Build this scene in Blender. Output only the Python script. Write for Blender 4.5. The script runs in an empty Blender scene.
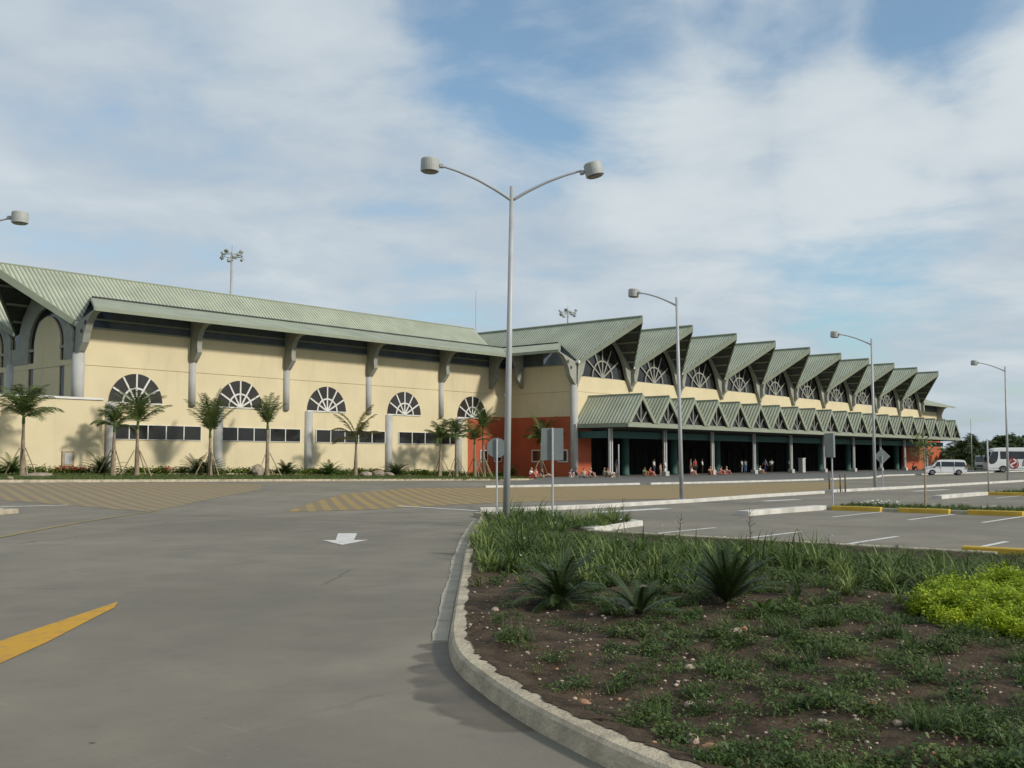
import bpy, bmesh, math, random
import numpy as np
from mathutils import Vector, Matrix
R = math.radians
scene = bpy.context.scene
COL = scene.collection

# ---------------------------------------------------------------- camera, sky, sun, exposure
CAM_H = 1.95
cam_data = bpy.data.cameras.new('camera')
cam = bpy.data.objects.new('camera', cam_data); COL.objects.link(cam)
cam.location = (0, 0, CAM_H); cam.rotation_euler = (R(90 + 4.105), 0, 0)
cam_data.sensor_width = 36; cam_data.lens = 36 * 1045 / 1024
cam_data.clip_start = 0.1; cam_data.clip_end = 6000
scene.camera = cam

# the site's own axes: s runs along the terminal's front, d points out of the front towards the car park
AX = math.atan2(893, math.hypot(1045, 75))
UX, UY = math.sin(AX), math.cos(AX)
NX, NY = math.cos(AX), -math.sin(AX)
ROT = math.pi / 2 - AX
def W(s, d, z=0.0): return Vector((s * UX + d * NX, s * UY + d * NY, z))

SUN_DIR = (0.20 * Vector((UX, UY, 0)) + 0.95 * Vector((NX, NY, 0))).normalized()
SUN_EL = R(29)
sun_vec = SUN_DIR * math.cos(SUN_EL) + Vector((0, 0, math.sin(SUN_EL)))
SKY_STRENGTH = 0.11
world = bpy.data.worlds.new('World'); scene.world = world
world.use_nodes = True
wn, wl = world.node_tree.nodes, world.node_tree.links
wn.clear()
w_out = wn.new('ShaderNodeOutputWorld'); w_bg = wn.new('ShaderNodeBackground')
w_bg.inputs['Strength'].default_value = SKY_STRENGTH
sky = wn.new('ShaderNodeTexSky'); sky.sky_type = 'NISHITA'; sky.sun_disc = False
sky.sun_elevation = SUN_EL; sky.sun_rotation = math.atan2(sun_vec.x, sun_vec.y)
sky.air_density = 1.0; sky.dust_density = 1.2; sky.ozone_density = 1.5
def wmath(op, a, b=None, c=None, clamp=False):
    n = wn.new('ShaderNodeMath'); n.operation = op; n.use_clamp = clamp
    for i, v in enumerate((a, b, c)):
        if v is None: continue
        if isinstance(v, (int, float)): n.inputs[i].default_value = v
        else: wl.new(v, n.inputs[i])
    return n.outputs[0]
tc = wn.new('ShaderNodeTexCoord'); sep = wn.new('ShaderNodeSeparateXYZ')
wl.new(tc.outputs['Generated'], sep.inputs[0])
up = wmath('ADD', wmath('MAXIMUM', sep.outputs[2], 0.0), 0.16)       # a cloud layer seen from below
comb = wn.new('ShaderNodeCombineXYZ')
wl.new(wmath('DIVIDE', sep.outputs[0], up), comb.inputs[0])
wl.new(wmath('DIVIDE', sep.outputs[1], up), comb.inputs[1])
def wnoise(scale, detail, rough, off, dist=0.0):
    m = wn.new('ShaderNodeMapping'); m.inputs['Location'].default_value = off
    wl.new(comb.outputs[0], m.inputs['Vector'])
    n = wn.new('ShaderNodeTexNoise'); n.inputs['Scale'].default_value = scale
    n.inputs['Detail'].default_value = detail; n.inputs['Roughness'].default_value = rough
    n.inputs['Distortion'].default_value = dist
    wl.new(m.outputs[0], n.inputs['Vector']); return n.outputs[0]
def wramp(v, lo, hi):
    n = wn.new('ShaderNodeMapRange'); n.interpolation_type = 'SMOOTHSTEP'
    n.inputs['From Min'].default_value = lo; n.inputs['From Max'].default_value = hi
    wl.new(v, n.inputs['Value']); return n.outputs[0]
def wblob(az, el, r0, r1):          # 1 at the centre of a patch of sky, 0 outside it
    v = (math.sin(R(az)) * math.cos(R(el)), math.cos(R(az)) * math.cos(R(el)), math.sin(R(el)))
    dp = wn.new('ShaderNodeVectorMath'); dp.operation = 'DOT_PRODUCT'
    wl.new(tc.outputs['Generated'], dp.inputs[0]); dp.inputs[1].default_value = v
    return wramp(dp.outputs['Value'], math.cos(R(r1)), math.cos(R(r0)))
n_big = wnoise(0.75, 5, 0.55, (3.1, 0.4, 0)); n_mid = wnoise(2.2, 8, 0.56, (7.7, 2.0, 0), 0.25)
n_soft = wnoise(0.9, 3, 0.5, (1.7, 8.3, 0))
hole = wmath('MAXIMUM', wmath('MAXIMUM', wblob(3, 23, 1, 11), wblob(13.5, 24.5, 0, 7)),
             wmath('MAXIMUM', wmath('MULTIPLY', wblob(23.5, 23.0, 0, 6.5), 0.85), wmath('MULTIPLY', wblob(18.5, 11, 0, 8), 0.6)))
heap = wmath('MAXIMUM', wmath('MAXIMUM', wblob(19, 15.5, 1, 7.5), wblob(28, 18, 1, 7)), wmath('MULTIPLY', wblob(10, 15, 2, 8), 0.8))
dens = wmath('ADD', wmath('ADD', wmath('MULTIPLY', n_big, 0.25), wmath('MULTIPLY', n_mid, 1.35)), -0.13)
dens = wmath('SUBTRACT', wmath('ADD', dens, wmath('MULTIPLY', heap, 0.22)), wmath('MULTIPLY', hole, 0.42))
cover = wmath('MAXIMUM', wramp(dens, 0.14, 0.72), 0.12)
lit = wramp(wmath('ADD', wmath('ADD', wmath('MULTIPLY', n_mid, 0.55), wmath('MULTIPLY', n_soft, 0.45)), wmath('MULTIPLY', heap, 0.18)), 0.38, 0.72)
ccol = wn.new('ShaderNodeMix'); ccol.data_type = 'RGBA'
CL = 1.0 / SKY_STRENGTH
ccol.inputs['A'].default_value = (0.365 * CL, 0.43 * CL, 0.495 * CL, 1)
ccol.inputs['B'].default_value = (0.545 * CL, 0.59 * CL, 0.61 * CL, 1)
wl.new(lit, ccol.inputs['Factor'])
skymix = wn.new('ShaderNodeMix'); skymix.data_type = 'RGBA'
wl.new(wmath('MULTIPLY', cover, 0.96), skymix.inputs['Factor'])
skytint = wn.new('ShaderNodeMix'); skytint.data_type = 'RGBA'; skytint.blend_type = 'MULTIPLY'
skytint.inputs['Factor'].default_value = 1.0
wl.new(sky.outputs[0], skytint.inputs['A']); skytint.inputs['B'].default_value = (0.96, 1.13, 1.12, 1)
wl.new(skytint.outputs['Result'], skymix.inputs['A']); wl.new(ccol.outputs['Result'], skymix.inputs['B'])
wl.new(skymix.outputs['Result'], w_bg.inputs['Color']); wl.new(w_bg.outputs[0], w_out.inputs[0])

sun_data = bpy.data.lights.new('sun', 'SUN'); sun_data.energy = 2.6; sun_data.angle = R(5); sun_data.color = (1.0, 0.94, 0.84)
sun = bpy.data.objects.new('sun', sun_data); COL.objects.link(sun)
sun.rotation_euler = sun_vec.to_track_quat('Z', 'Y').to_euler(); sun.location = (40, -30, 60)
scene.view_settings.view_transform = 'Standard'; scene.view_settings.look = 'None'
scene.view_settings.exposure = 0.32; scene.view_settings.gamma = 1.0
scene.view_settings.use_curve_mapping = False

# ---------------------------------------------------------------- helpers
def mat(name, color, rough=0.8, var=0.12, scale=2.0, bump=0.0, metal=0.0, spec=0.4, color2=None, bscale=None, stains=0.0, streak=0.0):
    m = bpy.data.materials.new(name); m.use_nodes = True
    nt = m.node_tree; b = nt.nodes['Principled BSDF']
    b.inputs['Roughness'].default_value = rough; b.inputs['Metallic'].default_value = metal
    b.inputs['Specular IOR Level'].default_value = spec
    tc_ = nt.nodes.new('ShaderNodeTexCoord')
    nz = nt.nodes.new('ShaderNodeTexNoise'); nz.inputs['Scale'].default_value = scale; nz.inputs['Detail'].default_value = 6
    nt.links.new(tc_.outputs['Object'], nz.inputs['Vector'])
    rp = nt.nodes.new('ShaderNodeValToRGB')
    c2 = color2 or [c * (1 - var) for c in color]
    c1 = color if color2 else [min(1, c * (1 + var)) for c in color]
    rp.color_ramp.elements[0].position = 0.32; rp.color_ramp.elements[1].position = 0.68
    rp.color_ramp.elements[0].color = (*c2, 1); rp.color_ramp.elements[1].color = (*c1, 1)
    nt.links.new(nz.outputs[0], rp.inputs[0])
    out = rp.outputs[0]
    if stains:
        n2 = nt.nodes.new('ShaderNodeTexNoise'); n2.inputs['Scale'].default_value = scale * 0.35; n2.inputs['Detail'].default_value = 8
        n2.inputs['Roughness'].default_value = 0.7
        mp2 = nt.nodes.new('ShaderNodeMapping'); mp2.inputs['Scale'].default_value = (1, 1, streak) if streak else (1, 1, 1)
        if streak: n2.inputs['Scale'].default_value = 1.6
        nt.links.new(tc_.outputs['Object'], mp2.inputs[0]); nt.links.new(mp2.outputs[0], n2.inputs['Vector'])
        r2 = nt.nodes.new('ShaderNodeMapRange'); r2.inputs['From Min'].default_value = 0.52; r2.inputs['From Max'].default_value = 0.72
        r2.inputs['To Max'].default_value = stains
        nt.links.new(n2.outputs[0], r2.inputs['Value'])
        mx = nt.nodes.new('ShaderNodeMix'); mx.data_type = 'RGBA'
        nt.links.new(r2.outputs[0], mx.inputs['Factor']); nt.links.new(out, mx.inputs['A'])
        mx.inputs['B'].default_value = (color[0] * .45, color[1] * .42, color[2] * .4, 1)
        out = mx.outputs['Result']
    nt.links.new(out, b.inputs['Base Color'])
    if bump:
        nb = nt.nodes.new('ShaderNodeTexNoise'); nb.inputs['Scale'].default_value = bscale or scale * 6; nb.inputs['Detail'].default_value = 6
        nt.links.new(tc_.outputs['Object'], nb.inputs['Vector'])
        bp = nt.nodes.new('ShaderNodeBump'); bp.inputs['Strength'].default_value = min(1, bump); bp.inputs['Distance'].default_value = 0.03
        nt.links.new(nb.outputs[0], bp.inputs['Height']); nt.links.new(bp.outputs[0], b.inputs['Normal'])
    m['base_out'] = 0
    return m

def nmath(nt, op, a, b=None, clamp=False):
    n = nt.nodes.new('ShaderNodeMath'); n.operation = op; n.use_clamp = clamp
    for i, v in enumerate((a, b)):
        if v is None: continue
        if isinstance(v, (int, float)): n.inputs[i].default_value = v
        else: nt.links.new(v, n.inputs[i])
    return n.outputs[0]

def foliage(name, c1, c2, scale=6.0, rough=0.55, trans=0.25):
    m = mat(name, c1, rough, scale=scale, color2=c2, spec=0.35)
    nt = m.node_tree; b = nt.nodes['Principled BSDF']; o = nt.nodes['Material Output']
    t = nt.nodes.new('ShaderNodeBsdfTranslucent'); mx = nt.nodes.new('ShaderNodeMixShader')
    nt.links.new(b.inputs['Base Color'].links[0].from_socket, t.inputs['Color'])
    mx.inputs[0].default_value = trans
    nt.links.new(b.outputs[0], mx.inputs[1]); nt.links.new(t.outputs[0], mx.inputs[2]); nt.links.new(mx.outputs[0], o.inputs[0])
    return m

class MB:
    def __init__(self): self.v, self.f, self.m = [], [], []
    def add(self, vs, fs, mi=0):
        k = len(self.v); self.v += [tuple(p) for p in vs]
        self.f += [tuple(i + k for i in f) for f in fs]; self.m += [mi] * len(fs); return self
    def box(self, x0, x1, y0, y1, z0, z1, mi=0):
        return self.add([(x0,y0,z0),(x1,y0,z0),(x1,y1,z0),(x0,y1,z0),(x0,y0,z1),(x1,y0,z1),(x1,y1,z1),(x0,y1,z1)],
                        [(0,3,2,1),(4,5,6,7),(0,1,5,4),(1,2,6,5),(2,3,7,6),(3,0,4,7)], mi)
    def prism(self, base, off, mi=0):
        n = len(base); o = Vector(off); b = [Vector(p) for p in base]
        return self.add(b + [p + o for p in b], [tuple(range(n))[::-1], tuple(range(n, 2*n))] +
                        [(i, (i+1) % n, n + (i+1) % n, n + i) for i in range(n)], mi)
    def tube(self, pts, r, n=8, cap=True, mi=0):
        pts = [Vector(p) for p in pts]; rs = r if isinstance(r, (list, tuple)) else [r] * len(pts)
        rings = []; ref = None
        for i, p in enumerate(pts):
            t = (pts[min(i+1, len(pts)-1)] - pts[max(i-1, 0)]).normalized()
            if ref is None: ref = t.orthogonal().normalized()
            a = (ref - t * ref.dot(t)); a = a.normalized() if a.length > 1e-6 else t.orthogonal().normalized()
            ref = a; b = t.cross(a)
            rings.append([p + (a * math.cos(2*math.pi*k/n) + b * math.sin(2*math.pi*k/n)) * rs[i] for k in range(n)])
        vs = [q for ring in rings for q in ring]; fs = []
        for i in range(len(pts) - 1):
            for k in range(n): fs.append((i*n+k, i*n+(k+1) % n, (i+1)*n+(k+1) % n, (i+1)*n+k))
        if cap: fs += [tuple(range(n))[::-1], tuple(range((len(pts)-1)*n, len(pts)*n))]
        return self.add(vs, fs, mi)
    def cyl(self, x, y, z0, z1, r, n=14, r2=None, mi=0): return self.tube([(x,y,z0),(x,y,z1)], [r, r if r2 is None else r2], n, True, mi)
    def lathe(self, x, y, prof, n=20, mi=0):
        vs = []; fs = []
        for (r, z) in prof: vs += [(x + r*math.cos(2*math.pi*k/n), y + r*math.sin(2*math.pi*k/n), z) for k in range(n)]
        for i in range(len(prof)-1):
            for k in range(n): fs.append((i*n+k, i*n+(k+1) % n, (i+1)*n+(k+1) % n, (i+1)*n+k))
        fs += [tuple(range(n))[::-1], tuple(range((len(prof)-1)*n, len(prof)*n))]
        return self.add(vs, fs, mi)
    def bar(self, a, b, w, t, normal, mi=0):           # flat bar from a to b, width w in its plane, thickness t along normal
        a, b, nn = Vector(a), Vector(b), Vector(normal).normalized()
        side = (b - a).normalized().cross(nn) * (w / 2)
        return self.prism([a - side, b - side, b + side, a + side], nn * t, mi)
    def build(self, name, mats, parent=None, smooth=False, origin=(0, 0, 0), bevel=0.0):
        me = bpy.data.meshes.new(name)
        o3 = Vector(origin)
        me.from_pydata([tuple(Vector(p) - o3) for p in self.v], [], self.f)
        for m in (mats if isinstance(mats, (list, tuple)) else [mats]): me.materials.append(m)
        if any(self.m): me.polygons.foreach_set('material_index', self.m)
        bm = bmesh.new(); bm.from_mesh(me); bmesh.ops.recalc_face_normals(bm, faces=bm.faces)
        if bevel: bmesh.ops.bevel(bm, geom=list(bm.edges), offset=bevel, segments=1, affect='EDGES', clamp_overlap=True)
        bm.to_mesh(me); bm.free()
        if smooth: me.polygons.foreach_set('use_smooth', [True] * len(me.polygons))
        me.update()
        o = bpy.data.objects.new(name, me); COL.objects.link(o)
        if parent: o.parent = parent
        return o

def tag(o, label=None, cat=None, group=None, kind=None):
    if label: o['label'] = label
    if cat: o['category'] = cat
    if group: o['group'] = group
    if kind: o['kind'] = kind
    return o
def thing(name, label, cat, loc, rz=0.0, group=None):
    o = bpy.data.objects.new(name, None); COL.objects.link(o); o.empty_display_size = 0.2
    o.location = loc; o.rotation_euler = (0, 0, rz); return tag(o, label, cat, group)
def site(o, s=0.0, d=0.0, z=0.0, rz=0.0):               # stand an object in the site's axes (its mesh: x along s, y away from the car park)
    o.location = W(s, d, z); o.rotation_euler = (0, 0, ROT + rz); return o
def copy_tree(o, parent=None):
    c = o.copy(); COL.objects.link(c)
    if parent: c.parent = parent
    for ch in list(o.children): copy_tree(ch, c)
    return c
def sm(a, b, x):
    t = min(1, max(0, (x - a) / (b - a))); return t * t * (3 - 2 * t)
def gz(s, d):                                            # the ground rises gently towards the left wing
    return 0.62 * sm(36, 62, -d) * min(1.3, max(0, (76 - s) / 46))
def at(px, d):                                           # how far along the front a sight line meets the plane d
    x = (px - 512) / 1045.0; t = d / (x * NX + NY); return t * x * UX + t * UY
def mesh_np(name, verts, faces, mats, mi=None, parent=None):
    me = bpy.data.meshes.new(name); nv, nf = len(verts), len(faces); k = faces.shape[1]
    me.vertices.add(nv); me.vertices.foreach_set('co', verts.astype(np.float32).ravel())
    me.loops.add(nf * k); me.loops.foreach_set('vertex_index', faces.astype(np.int32).ravel())
    me.polygons.add(nf); me.polygons.foreach_set('loop_start', np.arange(0, nf * k, k, dtype=np.int32))
    for m in (mats if isinstance(mats, (list, tuple)) else [mats]): me.materials.append(m)
    if mi is not None: me.polygons.foreach_set('material_index', mi.astype(np.int32))
    me.update(calc_edges=True)
    o = bpy.data.objects.new(name, me); COL.objects.link(o)
    if parent: o.parent = parent
    return o
def scatter(templates, pos, yaw, scl, tilt=None, tpl=None, mis=None):
    """real mesh copies of small plant templates, joined into one mesh (for uncountable ground cover)"""
    V, F, M = [], [], []; base = 0
    for i in range(len(pos)):
        tv, tf = templates[tpl[i] if tpl is not None else i % len(templates)]
        c, s_ = math.cos(yaw[i]), math.sin(yaw[i])
        v = tv * scl[i]; x = v[:, 0] * c - v[:, 1] * s_; y = v[:, 0] * s_ + v[:, 1] * c
        V.append(np.stack([x + pos[i][0], y + pos[i][1], v[:, 2] + pos[i][2]], 1)); F.append(tf + base); base += len(tv)
        M.append(np.full(len(tf), mis[i] if mis is not None else 0))
    return np.concatenate(V), np.concatenate(F), np.concatenate(M)
def blade(rng, L, w, lean, az, segs=3, z0=0.0, x0=0.0, y0=0.0, droop=1.0):
    """a bent grass or leaf blade as a strip of quads"""
    vs = []; dx, dy = math.cos(az), math.sin(az)
    x, y, z = x0, y0, z0; a = lean
    for i in range(segs + 1):
        t = i / segs; ww = w * (1 - t ** 1.5) * 0.5 + w * 0.04
        vs += [(x - dy * ww, y + dx * ww, z), (x + dy * ww, y - dx * ww, z)]
        st = L / segs; x += dx * math.sin(a) * st; y += dy * math.sin(a) * st; z += math.cos(a) * st
        a += droop * (0.25 + 0.5 * t)
    fs = [(2*i, 2*i+1, 2*i+3, 2*i+2) for i in range(segs)]
    return vs, fs
def join_strips(strips):
    V, F = [], []; b = 0
    for vs, fs in strips: V += vs; F += [tuple(i + b for i in f) for f in fs]; b += len(vs)
    return np.array(V, float), np.array(F, int)

# ---------------------------------------------------------------- materials
M = {}
M['yellow'] = mat('yellow_wall_paint', (0.61, 0.522, 0.338), 0.85, 0.06, 0.35, bump=0.15, bscale=9, stains=0.16, streak=0.16)
M['orange'] = mat('orange_wall_paint', (0.42, 0.098, 0.042), 0.85, 0.09, 0.5, bump=0.15, bscale=9, stains=0.18, streak=0.2)
M['white'] = mat('white_trim_paint', (0.62, 0.61, 0.57), 0.7, 0.06, 1.5)
M['offwhite'] = mat('pale_grey_column', (0.40, 0.395, 0.375), 0.8, 0.09, 1.2)
M['grey'] = mat('grey_concrete_bracket', (0.275, 0.275, 0.235), 0.85, 0.12, 1.5, bump=0.2)
M['greygreen'] = mat('grey_green_trim', (0.24, 0.265, 0.195), 0.7, 0.08, 1.0)
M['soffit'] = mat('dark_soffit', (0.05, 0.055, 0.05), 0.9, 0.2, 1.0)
M['blueband'] = mat('blue_grey_louvre', (0.075, 0.095, 0.115), 0.6, 0.2, 1.0)
M['teal'] = mat('teal_column_paint', (0.034, 0.095, 0.082), 0.7, 0.1, 1.0)
M['glass'] = mat('dark_glass', (0.018, 0.018, 0.017), 0.10, 0.3, 0.8, spec=0.5)
M['glassbrown'] = mat('dull_dark_glazing', (0.032, 0.028, 0.025), 0.25, 0.3, 0.6, spec=0.45)
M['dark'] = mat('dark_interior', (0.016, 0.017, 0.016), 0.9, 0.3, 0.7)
M['paving'] = mat('grey_floor', (0.13, 0.13, 0.12), 0.85, 0.1, 0.8)
M['concrete'] = mat('weathered_kerb_concrete', (0.42, 0.362, 0.262), 0.9, 0.22, 4.0, bump=0.8, bscale=30, stains=0.6)
M['gutter'] = mat('gutter_concrete', (0.36, 0.325, 0.255), 0.9, 0.15, 3.0, bump=0.4, stains=0.4)
M['kerbwhite'] = mat('whitewashed_kerb', (0.52, 0.50, 0.45), 0.9, 0.14, 1.5, bump=0.3, stains=0.45)
M['kerbyellow'] = mat('yellow_kerb_paint', (0.52, 0.34, 0.045), 0.8, 0.15, 2.0, stains=0.3)
M['galv'] = mat('galvanised_steel', (0.40, 0.41, 0.41), 0.55, 0.1, 1.5, metal=0.15)
M['lamp'] = mat('lamp_head_paint', (0.36, 0.37, 0.35), 0.55, 0.08, 3.0)
M['lens'] = mat('lamp_lens', (0.10, 0.10, 0.10), 0.25, 0.1, 2.0)
M['signback'] = mat('bare_sign_back', (0.20, 0.225, 0.22), 0.55, 0.08, 2.0, metal=0.3)
M['trunk'] = mat('palm_trunk', (0.24, 0.19, 0.13), 0.9, 0.3, 4.0, bump=0.6)
M['bark'] = mat('tree_bark', (0.11, 0.085, 0.06), 0.95, 0.3, 4.0, bump=0.6)
M['stake'] = mat('timber_stake', (0.33, 0.26, 0.17), 0.9, 0.2, 3.0)
M['frond'] = foliage('palm_frond_leaf', (0.125, 0.165, 0.045), (0.055, 0.085, 0.024), 1.2)
M['fronddry'] = foliage('dry_palm_frond', (0.22, 0.18, 0.07), (0.10, 0.11, 0.035), 1.5)
M['cycad'] = foliage('cycad_leaf', (0.058, 0.088, 0.022), (0.024, 0.044, 0.012), 2.0, rough=0.45, trans=0.12)
M['cycadfresh'] = foliage('young_cycad_leaf', (0.12, 0.20, 0.04), (0.06, 0.12, 0.025), 2.0, rough=0.5)
M['weed'] = foliage('weed_leaf', (0.095, 0.15, 0.032), (0.040, 0.076, 0.017), 2.6)
M['weed2'] = foliage('pale_weed_leaf', (0.14, 0.175, 0.05), (0.06, 0.095, 0.025), 2.5)
M['strap'] = foliage('strap_leaf', (0.12, 0.17, 0.036), (0.045, 0.082, 0.02), 1.4)
M['straplight'] = foliage('pale_strap_leaf', (0.22, 0.27, 0.075), (0.11, 0.16, 0.04), 1.8)
M['lime'] = foliage('lime_leaf', (0.40, 0.48, 0.020), (0.17, 0.27, 0.012), 3.0)
M['hedge'] = foliage('low_hedge_leaf', (0.17, 0.21, 0.03), (0.06, 0.11, 0.018), 2.0)
M['treeleaf'] = foliage('tree_leaf', (0.085, 0.120, 0.040), (0.032, 0.052, 0.020), 0.35)
M['red'] = mat('red_flower', (0.35, 0.06, 0.035), 0.7, 0.3, 4.0)
M['petal'] = mat('white_petal', (0.7, 0.7, 0.62), 0.7, 0.1, 4.0)
M['stone'] = mat('pale_stone', (0.46, 0.36, 0.28), 0.9, 0.3, 9.0, bump=0.5)
M['stone2'] = mat('pink_stone', (0.42, 0.22, 0.13), 0.9, 0.3, 9.0, bump=0.5)
M['rock'] = mat('garden_boulder', (0.30, 0.25, 0.19), 0.95, 0.3, 2.5, bump=0.9)
M['rubber'] = mat('tyre_rubber', (0.02, 0.02, 0.02), 0.85, 0.2, 5.0)
M['alloy'] = mat('wheel_rim', (0.33, 0.33, 0.33), 0.4, 0.1, 4.0, metal=0.6)
M['carwhite'] = mat('white_car_paint', (0.74, 0.75, 0.74), 0.3, 0.03, 1.0, spec=0.5)
M['carglass'] = mat('tinted_car_glass', (0.022, 0.025, 0.028), 0.08, 0.2, 1.0, spec=0.6)
M['logo_red'] = mat('dark_red_print', (0.24, 0.03, 0.035), 0.5, 0.1, 2.0)
M['plastic'] = mat('black_plastic', (0.025, 0.025, 0.025), 0.6, 0.2, 3.0)
M['headlamp'] = mat('headlamp_lens', (0.45, 0.47, 0.48), 0.15, 0.05, 3.0, spec=0.6)
M['rearlamp'] = mat('rear_lamp_lens', (0.30, 0.02, 0.02), 0.25, 0.05, 3.0)

def roof_mat(name, axis, period=0.32):
    m = mat(name, (0.385, 0.418, 0.315), 0.6, 0.12, 0.5, spec=0.35)
    nt = m.node_tree; b = nt.nodes['Principled BSDF']
    t = nt.nodes.new('ShaderNodeTexCoord'); sp = nt.nodes.new('ShaderNodeSeparateXYZ'); nt.links.new(t.outputs['Object'], sp.inputs[0])
    w = nmath(nt, 'MULTIPLY', sp.outputs[axis], 2 * math.pi / period)
    w = nmath(nt, 'SINE', w)
    h = nmath(nt, 'POWER', nmath(nt, 'MULTIPLY', nmath(nt, 'ADD', w, 1.0), 0.5), 3.0)
    bp = nt.nodes.new('ShaderNodeBump'); bp.inputs['Strength'].default_value = 0.9; bp.inputs['Distance'].default_value = 0.18
    nt.links.new(h, bp.inputs['Height']); nt.links.new(bp.outputs[0], b.inputs['Normal'])
    return m
M['roof_y'] = roof_mat('ribbed_green_roof_across', 1)
M['roof_x'] = roof_mat('ribbed_green_roof_along', 0)
M['canopyroof'] = roof_mat('ribbed_green_canopy_roof', 1, 0.38)

def asphalt_mat():
    m = bpy.data.materials.new('worn_asphalt'); m.use_nodes = True; nt = m.node_tree; b = nt.nodes['Principled BSDF']
    b.inputs['Roughness'].default_value = 0.86; b.inputs['Specular IOR Level'].default_value = 0.25
    t = nt.nodes.new('ShaderNodeTexCoord')
    def nz(scale, det, rough=0.6, st=(1, 1, 1), dist=0.0):
        mp = nt.nodes.new('ShaderNodeMapping'); mp.inputs['Scale'].default_value = st
        nt.links.new(t.outputs['Object'], mp.inputs[0])
        n = nt.nodes.new('ShaderNodeTexNoise'); n.inputs['Scale'].default_value = scale; n.inputs['Detail'].default_value = det
        n.inputs['Roughness'].default_value = rough; n.inputs['Distortion'].default_value = dist
        nt.links.new(mp.outputs[0], n.inputs['Vector']); return n.outputs[0]
    def rng(v, a, b_, lo=0.0, hi=1.0):
        n = nt.nodes.new('ShaderNodeMapRange'); n.inputs['From Min'].default_value = a; n.inputs['From Max'].default_value = b_
        n.inputs['To Min'].default_value = lo; n.inputs['To Max'].default_value = hi; nt.links.new(v, n.inputs['Value']); return n.outputs[0]
    def mix(f, a, c, mode='MIX'):
        n = nt.nodes.new('ShaderNodeMix'); n.data_type = 'RGBA'; n.blend_type = mode
        if isinstance(f, float): n.inputs['Factor'].default_value = f
        else: nt.links.new(f, n.inputs['Factor'])
        for k, v in (('A', a), ('B', c)):
            if isinstance(v, tuple): n.inputs[k].default_value = (*v, 1)
            else: nt.links.new(v, n.inputs[k])
        return n.outputs['Result']
    big = rng(nz(0.13, 4, 0.6), 0.35, 0.66); mid = rng(nz(0.8, 7, 0.65, dist=0.6), 0.36, 0.68)
    c = mix(big, (0.178, 0.160, 0.125), (0.250, 0.225, 0.174))
    c = mix(rng(mid, 0, 1, 0.0, 0.5), c, (0.140, 0.129, 0.110))
    wash = rng(nz(0.42, 5, 0.62, (0.35, 1, 1), 1.0), 0.52, 0.70, 0.0, 0.55)       # dusty run-off stains
    c = mix(wash, c, (0.265, 0.235, 0.185))
    oil = rng(nz(0.9, 3, 0.5, (0.25, 1.3, 1)), 0.69, 0.78, 0.0, 0.6)
    c = mix(oil, c, (0.075, 0.072, 0.066))
    grit = rng(nz(48, 4, 0.8), 0.58, 0.72, 0.0, 0.55); c = mix(grit, c, (0.30, 0.28, 0.24))
    dark = rng(nz(38, 4, 0.8), 0.58, 0.72, 0.0, 0.55); c = mix(dark, c, (0.07, 0.067, 0.06))
    spots = rng(nz(5.5, 2, 0.4), 0.77, 0.80, 0.0, 0.7); c = mix(spots, c, (0.045, 0.042, 0.038))
    vor = nt.nodes.new('ShaderNodeTexVoronoi'); vor.feature = 'DISTANCE_TO_EDGE'; vor.inputs['Scale'].default_value = 0.16
    wp = nt.nodes.new('ShaderNodeMix'); wp.data_type = 'VECTOR'
    nzc = nt.nodes.new('ShaderNodeTexNoise'); nzc.inputs['Scale'].default_value = 0.9; nzc.inputs['Detail'].default_value = 5
    nt.links.new(t.outputs['Object'], nzc.inputs['Vector'])
    wp.inputs['Factor'].default_value = 0.35; nt.links.new(t.outputs['Object'], wp.inputs['A']); nt.links.new(nzc.outputs['Color'], wp.inputs['B'])
    nt.links.new(wp.outputs['Result'], vor.inputs['Vector'])
    cr = rng(vor.outputs['Distance'], 0.0, 0.004, 0.55, 0.0); c = mix(nmath(nt, 'MULTIPLY', cr, rng(nz(0.3, 2), 0.5, 0.6)), c, (0.05, 0.047, 0.042))
    pale = rng(nz(13, 3, 0.6), 0.68, 0.73, 0.0, 0.45); c = mix(pale, c, (0.30, 0.275, 0.225))
    blot = rng(nz(2.6, 6, 0.7), 0.55, 0.75, 0.0, 0.35); c = mix(blot, c, (0.120, 0.112, 0.098))
    # pale scuffs and scratches
    scr = nmath(nt, 'MULTIPLY', rng(nz(1.1, 3, 0.5, (6.0, 0.5, 1), 0.4), 0.68, 0.75, 0.0, 0.28), rng(nz(0.35, 2), 0.42, 0.58)); c = mix(scr, c, (0.36, 0.34, 0.30))
    # tyre wear: two darker tracks along each lane of the approach road, broken up by noise
    sp = nt.nodes.new('ShaderNodeSeparateXYZ'); nt.links.new(t.outputs['Object'], sp.inputs[0])
    wx = nmath(nt, 'SUBTRACT', nmath(nt, 'MULTIPLY', sp.outputs[0], UX), nmath(nt, 'MULTIPLY', sp.outputs[1], NX))
    wob = nmath(nt, 'ADD', wx, nmath(nt, 'MULTIPLY', nz(0.08, 2), 1.6))
    tr = nmath(nt, 'POWER', nmath(nt, 'ABSOLUTE', nmath(nt, 'SINE', nmath(nt, 'MULTIPLY', wob, math.pi / 1.75))), 3.0)
    c = mix(nmath(nt, 'MULTIPLY', tr, rng(nz(0.5, 5, 0.65, dist=0.5), 0.38, 0.62, 0.0, 0.22)), c, (0.125, 0.118, 0.104))
    # damp silt left where the gutter ends, with a soft ragged edge
    nd = nt.nodes.new('ShaderNodeTexNoise'); nd.inputs['Scale'].default_value = 3.2; nd.inputs['Detail'].default_value = 6
    nt.links.new(t.outputs['Object'], nd.inputs['Vector'])
    damp = None
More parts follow.
